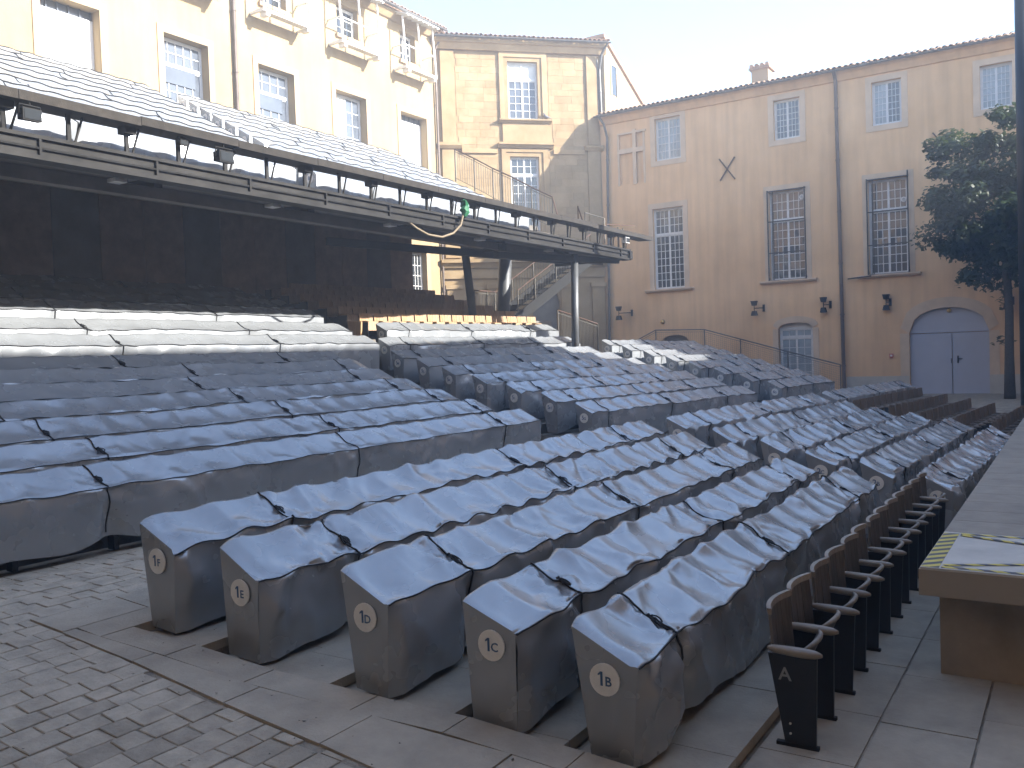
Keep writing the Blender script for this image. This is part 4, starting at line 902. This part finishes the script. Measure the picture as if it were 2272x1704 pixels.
# ------------------------------------------------------------------ steel balcony grandstand
def balcony():
    r = empty('balcony_grandstand', (16, 15, 3), 'dark steel grandstand balcony carrying tarpaulin rows over the seating', 'balcony')
    X0, X1, Y = -3., 30., 14.
    rr = random.Random(8)
    x = X0
    while x < 31.5:
        l = 2.12; e = min(x+l-.01, 31.6); dz = rr.uniform(-.012, .012)
        b = B(); b.prism([(Y-.33, 7.02+dz), (Y+.25, 7.05+dz), (Y+.25, 7.13+dz), (Y-.02, 7.2+dz), (Y-.33, 7.17+dz)], 0, x, e); b.obj('rail_plank', 'deck_wood', r); x += l
    for k in range(32):
        x = 7.51+1.06*(k-9)
        if x > 29.8: break
        if x < X0: continue
        b = B(); b.bar((x, Y, 6.56), (x, Y, 7.04), .05, .07); b.obj('post', 'steel_grey', r)
        b = B(); b.bar((x+.09, Y-.02, 6.57), (x+.27, Y+.02, 7.04), .028); b.obj('strut', 'steel_grey', r)
        if k % 2: b = B(); b.box(x-.1, x+.12, Y-.12, Y+.1, 6.9, 7.03); b.obj('bracket', 'steel_grey', r)
    b = B(); b.box(X0, X1, Y-.16, Y+.16, 6.5, 6.56); b.box(X0, X1, Y-.1, Y+.03, 6.24, 6.5); b.box(X0, X1, Y-.16, Y+.16, 6.17, 6.24); b.obj('front_beam', 'steel_grey', r)
    for k in range(16): x = X0+.4+2.12*k; b = B(); b.box(x-.02, x+.02, Y-.155, Y-.1, 6.24, 6.5); b.obj('stiffener', 'steel_grey', r)
    b = B(); b.tube([(X0, Y-.13, 6.36), (12, Y-.13, 6.35), (X1, Y-.13, 6.37)], .022, 6); b.obj('cable_conduit', 'iron', r)
    b = B(); b.box(X0, X1, Y+.17, Y+.9, 6.42, 6.5); b.obj('walkway_deck', 'soffit', r)
    # stepped deck + soffit
    for i in range(11):
        y = 14.9+.92*i; z = 6.5+.43*i
        b = B(); b.box(X0, 29.8, y, y+.94, z-.06, z); b.box(X0, 29.8, y, y+.05, z-.45, z-.06); b.obj('deck_step', 'soffit', r)
    for k in range(23):  # brown and dark boards, added as a backdrop against the bright rear wall
        x = -3+1.35*k; B().box(x, x+1.33, 22.5, 22.6, 3.0, 9.2).obj('backdrop_panel', 'door_brown' if k % 3 else 'soffit', r)
    for x in np.arange(-1.2, 30, 3.85):
        b = B(); b.prism([(Y+.17, 6.1), (Y+.17, 6.42), (25.2, 10.3), (25.2, 9.7), (19, 7.2)], 0, x-.09, x+.09); b.obj('raking_beam', 'steel_grey', r)
    for y, z in ((16.3, 6.55), (18.6, 7.35), (21, 8.3)):
        b = B(); b.box(X0, 29.7, y-.08, y+.08, z-.25, z); b.obj('cross_beam', 'steel_grey', r)
    b = B(); b.box(X0, 29.9, 14.3, 16.2, 6.28, 6.31); b.obj('soffit_panel', 'soffit', r)
    # bracing truss under the right end
    b = B(); b.bar((18.6, 18, 6.25), (27.5, 15, 6.05), .14, .22); b.obj('brace', 'steel_grey', r); b = B(); b.bar((22.7, 15, 5.9), (29.6, 14.2, 6.15), .14, .2); b.obj('brace', 'steel_grey', r)
    b = B(); b.bar((25.3, 18, 6.5), (22.6, 14.6, 6.1), .14, .2); b.obj('brace', 'steel_grey', r); b = B(); b.bar((25.3, 18, 6.5), (28.8, 16.5, 6.6), .14, .2); b.obj('brace', 'steel_grey', r)
    for (p, q, rad) in (((25.26, 18, 7.1), (25.85, 18, 3.2), .14), ((29.55, 19, 7.2), (29.0, 19, 3.0), .26), ((26.86, 14.5, 6.2), (26.66, 14.5, 1.9), .13)):
        b = B(); b.tube([p, q], rad, 14); b.obj('column', 'steel_column', r, True)
    # lamps recessed under the walkway
    for x in (9.9, 13.6, 17.5, 21.5, 25.5): b = B(); b.box(x-.12, x+.12, 14.6, 14.85, 6.2, 6.27); b.obj('soffit_lamp', 'frame_grey', r)
    # side handrail with balusters, end post
    pts = [(30.3, 21.85, 11.5), (30.3, 20.9, 10.98), (30.3, 20, 10.45), (30.3, 19.05, 9.95), (30.3, 18.2, 9.45), (30.3, 17.25, 8.95)]
    b = B(); b.tube(pts+[(30.3, 17.0, 8.0)], .03, 6); b.obj('handrail', 'rust_iron', r)
    for p in pts: b = B(); b.bar((p[0], p[1], p[2]), (p[0], p[1], p[2]-1.35), .045); b.obj('rail_post', 'steel_rail', r)
    b = B()
    for p, q in zip(pts[:-1], pts[1:]):
        for k in range(1, 8):
            t = k/8; y = p[1]+(q[1]-p[1])*t; z = p[2]+(q[2]-p[2])*t; b.bar((30.3, y, z-.08), (30.3, y, z-1.2), .016)
        b.bar((30.3, p[1], p[2]-.1), (30.3, q[1], q[2]-.1), .02); b.bar((30.3, p[1], p[2]-1.2), (30.3, q[1], q[2]-1.2), .02)
    b.obj('balusters', 'steel_rail', r, kind='stuff')
    b = B(); b.box(29.85, 30.05, Y-.2, 17, 6.2, 6.5); b.obj('end_beam', 'steel_grey', r)
    b = B(); b.tube([(27.4, 14.6, 7.1), (27.4, 14.6, 7.9), (27.9, 14.6, 7.2)], .025, 6); b.obj('handrail', 'rust_iron', r)
    b = B(); b.tube([(27.9, 14.6, 7.2), (27.9, 14.6, 7.75), (29.4, 14.6, 7.72), (29.4, 14.6, 6.8)], .025, 6); b.obj('handrail', 'steel_rail', r)
    for x in (29.5, 29.9): b = B(); b.bar((x, Y+.1, 6.3), (x, Y+.1, 7.35), .05); b.obj('end_post', 'steel_rail', r)
    b = B(); b.bar((28.9, 14.3, 7.42), (30.3, 13.8, 7.45), .03); b.obj('loose_bar', 'rust_iron', r)
    # rows of covers on the balcony
    global sd
    for i in range(10):
        y = 14.75+.93*i; f = 6.5+.43*i; sd += 1
        for s, (p, q) in enumerate(((X0+.3, 14.7+.3*i), (15.0+.34*i, 24.4+.42*i))):
            if s == 0: q -= .35
            sd += 1
            cover(7+s, '', (p, y), (q, y), f, f, .68, .96, .09, sd, [u_ for u_ in np.arange(2.0+.7*(i % 2), q-p-.4, 3.3)],
                  'sunlit tarpaulin row on the balcony, %s row up in the %s block' % (ORD[i], ('long', 'short')[s]), 'tarpaulin rows on the balcony', ('8', 'ABCDEFGHIJ'[i]) if s else None, low=True, loops=False, botv=.05, amp=1.35, crump=1.6)
balcony()
def stairs():
    r = empty('steel_staircase', (32, 19, 4.2), 'dark steel staircase climbing to the right end of the balcony', 'staircase')
    a, c = np.array([29.9, 19.3, 4.3]), np.array([34.4, 18.3, 6.85])
    for dy in (-.55, .55): b = B(); b.bar(a+[0, dy, 0], c+[0, dy, 0], .06, .4); b.obj('stringer', 'iron', r)
    for k in range(11):
        p = a+(c-a)*(k+.5)/11; b = B(); b.box(p[0]-.15, p[0]+.13, p[1]-.51, p[1]+.51, p[2]-.02, p[2]+.02); b.obj('tread', 'iron', r)
    up = np.array([0, 0, 1.])
    for dy in (-.55, .55):
        b = B(); b.tube([a+[0, dy, 1.1], c+[0, dy, 1.1]], .025, 6); b.obj('handrail', 'rust_iron', r)
        for t in (0, .22, .5, .78): p = a+(c-a)*t+[0, dy, 0]; b = B(); b.bar(p, p+up*1.1, .045); b.obj('rail_post', 'steel_rail', r)
        b = B()
        for k in range(1, 28): p = a+(c-a)*k/28+[0, dy, 0]; b.bar(p+up*.15, p+up*1.08, .014)
        b.obj('balusters', 'steel_rail', r, kind='stuff')
    b = B(); b.box(29.2, 34.5, 19.9, 20.6, 3.0, 4.3); b.obj('landing_wall', 'soffit', r)
stairs()
def railing(name, lb, pts, h, drop, bal=True, mesh_panel=False):
    r = empty(name, tuple(pts[0]), lb, 'railing')
    P = [np.array(p, float) for p in pts]
    b = B(); b.tube([tuple(p) for p in P], .028, 6); b.obj('handrail', 'rust_iron' if bal else 'zinc', r)
    for p in P: b = B(); b.bar(p, p-[0, 0, h], .045); b.obj('rail_post', 'steel_rail' if bal else 'zinc', r)
    b = B()
    for p, q in zip(P[:-1], P[1:]):
        L = np.linalg.norm(q-p); n = max(2, int(L/(.11 if bal else .09)))
        for k in range(1, n): c = p+(q-p)*k/n; b.bar(c-[0, 0, .1], c-[0, 0, h-.05], .014 if bal else .005)
        b.bar(p-[0, 0, .1], q-[0, 0, .1], .02); b.bar(p-[0, 0, h-.05], q-[0, 0, h-.05], .02)
        if not bal:
            for m in range(1, 9): b.bar(p-[0, 0, .1+.09*m], q-[0, 0, .1+.09*m], .005)
    b.obj('balusters' if bal else 'wire_infill', 'steel_rail' if bal else 'zinc', r, kind='stuff')
railing('railing', 'pale balustered railing descending beside the balcony column', [(28.2, 16.0, 4.42), (29.3, 16.0, 4.26), (31.35, 16.0, 3.96)], 1.2, 0)
railing('railing', 'short level railing behind the dark wooden seats under the balcony', [(29.0, 20.2, 5.46), (29.9, 20.2, 5.46), (31.5, 20.2, 5.46)], .9, 0)
railing('railing', 'dark wire mesh handrail sloping down in front of the arched window', [(37.5, 17.0, 3.4), (37.5, 16.2, 3.76), (37.5, 13.9, 3.68), (37.5, 12.3, 3.2), (37.5, 10.3, 2.6), (37.5, 8.2, 2.0)], 1.1, 0, bal=False)
# retaining strip that carries the sloping handrail
b = B(); b.prism([(8.0, 0), (17.3, 0), (17.3, 2.6), (13.9, 2.6), (8.0, .9)], 0, 37.4, 37.6); o = b.obj('ramp_wall', 'plaster_ochre'); tagobj(o, 'low ochre ramp wall under the wire mesh handrail', 'wall')
# ------------------------------------------------------------------ floodlights, hose
def flood(p, s, lb, m='iron'):
    r = empty('floodlight', p, lb, 'lamp', 'floodlights hanging on the balcony front'); x, y, z = p
    b = B(); b.prism([(y-.1*s, z-.13*s), (y+.12*s, z-.1*s), (y+.12*s, z+.1*s), (y-.1*s, z+.13*s)], 0, x-.2*s, x+.2*s); b.obj('lamp_body', m, r)
    b = B(); b.tube([(x-.22*s, y, z), (x-.22*s, y, z+.2*s), (x+.22*s, y, z+.2*s), (x+.22*s, y, z)], .015, 5); b.tube([(x, y, z+.2*s), (x, y, z+.32*s)], .015, 5); b.obj('yoke', 'iron', r)
    b = B(); b.box(x-.17*s, x+.17*s, y-.115*s, y-.1*s, z-.1*s, z+.1*s); b.obj('lens', 'glass', r)
flood((7.78, 13.72, 6.8), .75, 'boxy floodlight hanging under the balcony rail plank next to a plain post')
flood((11.5, 13.72, 6.78), .85, 'larger boxy floodlight hanging in front of a balcony post')
flood((29.6, 13.85, 6.86), .8, 'pale floodlight pair at the outer tip of the balcony rail', 'frame_grey')
flood((10.68, 13.85, 6.93), .45, 'small dark floodlight tucked up under the rail plank bracket')
r = empty('hanging_hose', (19.35, 13.8, 6.1), 'brown hose looped below the balcony beam, tied with a green cloth', 'hose')
b = B(); b.tube([(19.35, 13.75, 6.95), (19.3, 13.72, 6.6), (19.15, 13.7, 6.3), (18.8, 13.7, 6.05), (18.3, 13.7, 5.9), (17.8, 13.75, 5.92), (17.4, 13.8, 6.05), (17.2, 13.9, 6.2)], .03, 7); b.obj('hose', 'hose', r, True)
b = B(); rg = random.Random(2)
pts = [(19.35+rg.uniform(-.08, .08), 13.72+rg.uniform(-.06, .06), 7.0-.07*k) for k in range(8)]; b.tube(pts, [.03, .09, .12, .1, .13, .11, .08, .03], 8); b.obj('green_cloth', 'green_bag', r)
# ------------------------------------------------------------------ stage
def stage():
    r = empty('stage_platform', (16, -2, 0), 'raised stage platform with tan side, white panel and yellow black tape', 'stage')
    B().box(8.12, 30, -9, 1.02, -.02, .765).obj('side_wall', 'stage_tan', r)
    B().box(7.72, 30.2, -9, 1.12, .765, .975).obj('stage_deck', 'stage_fascia', r)
    B().box(7.73, 9.28, -4, 1.11, .975, .992).obj('white_panel', 'stage_panel', r)
    for k in range(30):
        x = 9.3+.62*k; B().box(x, x+.612, -9, 1.11, .975, .99).obj('stage_board', 'stage_board', r)
    def tape(p, q, w, z):
        p = np.array(p); q = np.array(q); L = np.hypot(*(q-p)); me = mesh('hazard_tape', [(0, -w/2, 0), (L, -w/2, 0), (L, w/2, 0), (0, w/2, 0), (0, -w/2, .002), (L, -w/2, .002), (L, w/2, .002), (0, w/2, .002)], [(3, 2, 1, 0), (4, 5, 6, 7), (0, 1, 5, 4), (1, 2, 6, 5), (2, 3, 7, 6), (3, 0, 4, 7)], 'hazard_tape')
        link('hazard_tape', me, r, (p[0]-16, p[1]+2, z), (0, 0, math.atan2(q[1]-p[1], q[0]-p[0])))
    tape((7.75, 1.04), (9.2, 1.04), .13, .993); tape((7.79, .96), (7.79, -3), .06, .9935); tape((9.2, .96), (9.2, -3), .07, .9935); tape((7.85, .95), (8.75, -1.0), .06, .996); tape((9.12, .95), (8.4, -.9), .06, .9985)
    for (p, q) in (((12.2, .2), (13.3, .55)), ((14.5, .3), (16.6, .7))): b = B(); b.bar((p[0], p[1], .993), (q[0], q[1], .993), .012, .006); b.obj('loose_cable', 'rope', r)
stage()
# ------------------------------------------------------------------ mast, tree, pigeon
r = empty('lighting_mast', (31, 1.45, .4), 'tall black mast standing at the end of the weathered seat rows', 'mast')
b = B(); b.tube([(31, 1.36, .3), (31, 1.36, 16)], .19, 12); b.obj('mast_tube', 'black_panel', r, True); b = B(); b.box(30.7, 31.3, 1.06, 1.66, .28, .4); b.obj('base_plate', 'iron', r)
def tree():
    r = empty('tree', (36.5, 2.2, .66), 'leafy broadleaf tree with bare slim trunk beside the blue gate', 'tree'); rg = np.random.default_rng(21)
    base = np.array([36.5, 2.15, .62])
    tr = [base, base+[0, .0, 1.5], base+[.05, -.02, 3.2], base+[0, .05, 4.8], base+[.1, -.05, 6.5], base+[0, .1, 8.4]]
    b = B(); b.tube(tr, [.2, .155, .14, .13, .09, .03], 10); b.obj('trunk', 'bark', r, True)
    cen = base+np.array([0, .0, 7.2]); rad = np.array([2.6, 2.75, 3.15])
    cl = []
    while len(cl) < 205:
        q = rg.normal(size=3); q /= np.linalg.norm(q); s = rg.uniform(.45, 1.)**.6
        p = cen+q*rad*s*(1+.18*math.sin(3*math.atan2(q[1], q[0])+2*q[2]*3))
        if p[2] < base[2]+4.0 and abs(p[1]-base[1]) < .8: continue
        cl.append(p)
    bb = B()
    for p in cl[::5]:
        s = np.array(tr[3])+(np.array(tr[5])-np.array(tr[3]))*rg.uniform(0, .8); m = (s+p)/2+[0, 0, .25]; bb.tube([s, m, p], [.045, .03, .012], 5)
    bb.obj('branches', 'bark', r, kind='stuff')
    # a low twig on the trunk
    V = []; Fc = []
    def leaf(p, nrm, sz):
        t = np.cross(nrm, rg.normal(size=3)); t /= np.linalg.norm(t)+1e-9; s = np.cross(nrm, t); k = len(V)
        V.extend([p-t*sz, p-t*sz*.1+s*sz*.62, p+t*sz, p-t*sz*.1-s*sz*.62, p+nrm*sz*.12]); Fc.extend([(k, k+4, k+1), (k+1, k+4, k+2), (k+2, k+4, k+3), (k+3, k+4, k)])
    for c in cl:
        n = rg.integers(110, 170); R_ = rg.uniform(.35, .8)
        for _ in range(n):
            q = rg.normal(size=3); q /= np.linalg.norm(q); p = c+q*R_*rg.uniform(.3, 1)*np.array([1, 1, .75]); nr = q*.6+np.array([0, 0, .8])+rg.normal(size=3)*.5; nr /= np.linalg.norm(nr); leaf(p, nr, rg.uniform(.055, .14))
    for z, y in ((2.1, .25), (3.55, .2)):
        for _ in range(26): leaf(base+[rg.normal()*.1, y+rg.normal()*.14, z+rg.normal()*.16], np.array([0, 0, 1.])+rg.normal(size=3)*.4, .09)
    V = np.array(V); link('crown', mesh('crown', V-np.array([36.5, 2.2, .66]), Fc, 'leaf'), r, kind='stuff')
tree()
def pigeon():
    T = T_TOWER; p = T(2.75, .16, 14.26); r = empty('pigeon', p, 'grey pigeon perched on the sill of the upper tower window', 'bird')
    b = B(T); b.tube([(2.55, .16, 14.33), (2.63, .16, 14.36), (2.75, .16, 14.38), (2.85, .16, 14.45), (2.88, .16, 14.53), (2.91, .16, 14.56), (2.95, .16, 14.55)], [.015, .03, .075, .06, .035, .035, .006], 8)
    for q in (.13, .19): b.tube([(2.76, q, 14.26), (2.76, q, 14.33)], .008, 4)
    b.obj('body', 'bird', r, True)
pigeon()

# ------------------------------------------------------------------ litter and lens veil
b = B(); rl = random.Random(12)
for _ in range(90):
    x = rl.uniform(1.5, 5); y = rl.uniform(2.2, 7.5); a = rl.uniform(0, 6); sz = rl.uniform(.006, .018); z = ramp(y)+.02 if x < 4.3 else ramp(y)+.018
    b.add([(x+sz*math.cos(a+q)*(1 if k % 2 else .6), y+sz*math.sin(a+q)*(1 if k % 2 else .6), z+.004*(k % 2)) for k, q in enumerate((0, 1.6, 3.1, 4.7))], [(0, 1, 2, 3)])
b.obj('leaf_litter', 'bark', kind='stuff')
hm = bpy.data.materials.new('lens_veil'); hm.use_nodes = True; hn = hm.node_tree.nodes; hn.remove(hn['Principled BSDF'])  # thin volume added to imitate veiling glare of the lens
pv = hn.new('ShaderNodeVolumePrincipled'); pv.inputs['Color'].default_value = (.93, .95, 1, 1); pv.inputs['Density'].default_value = VEIL_DENSITY; pv.inputs['Anisotropy'].default_value = .2
hm.node_tree.links.new(pv.outputs[0], hn['Material Output'].inputs['Volume']); MAT['lens_veil'] = hm
B().box(-610, 610, -610, 610, -1.6, 21.8).obj('lens_veil', 'lens_veil', kind='stuff')
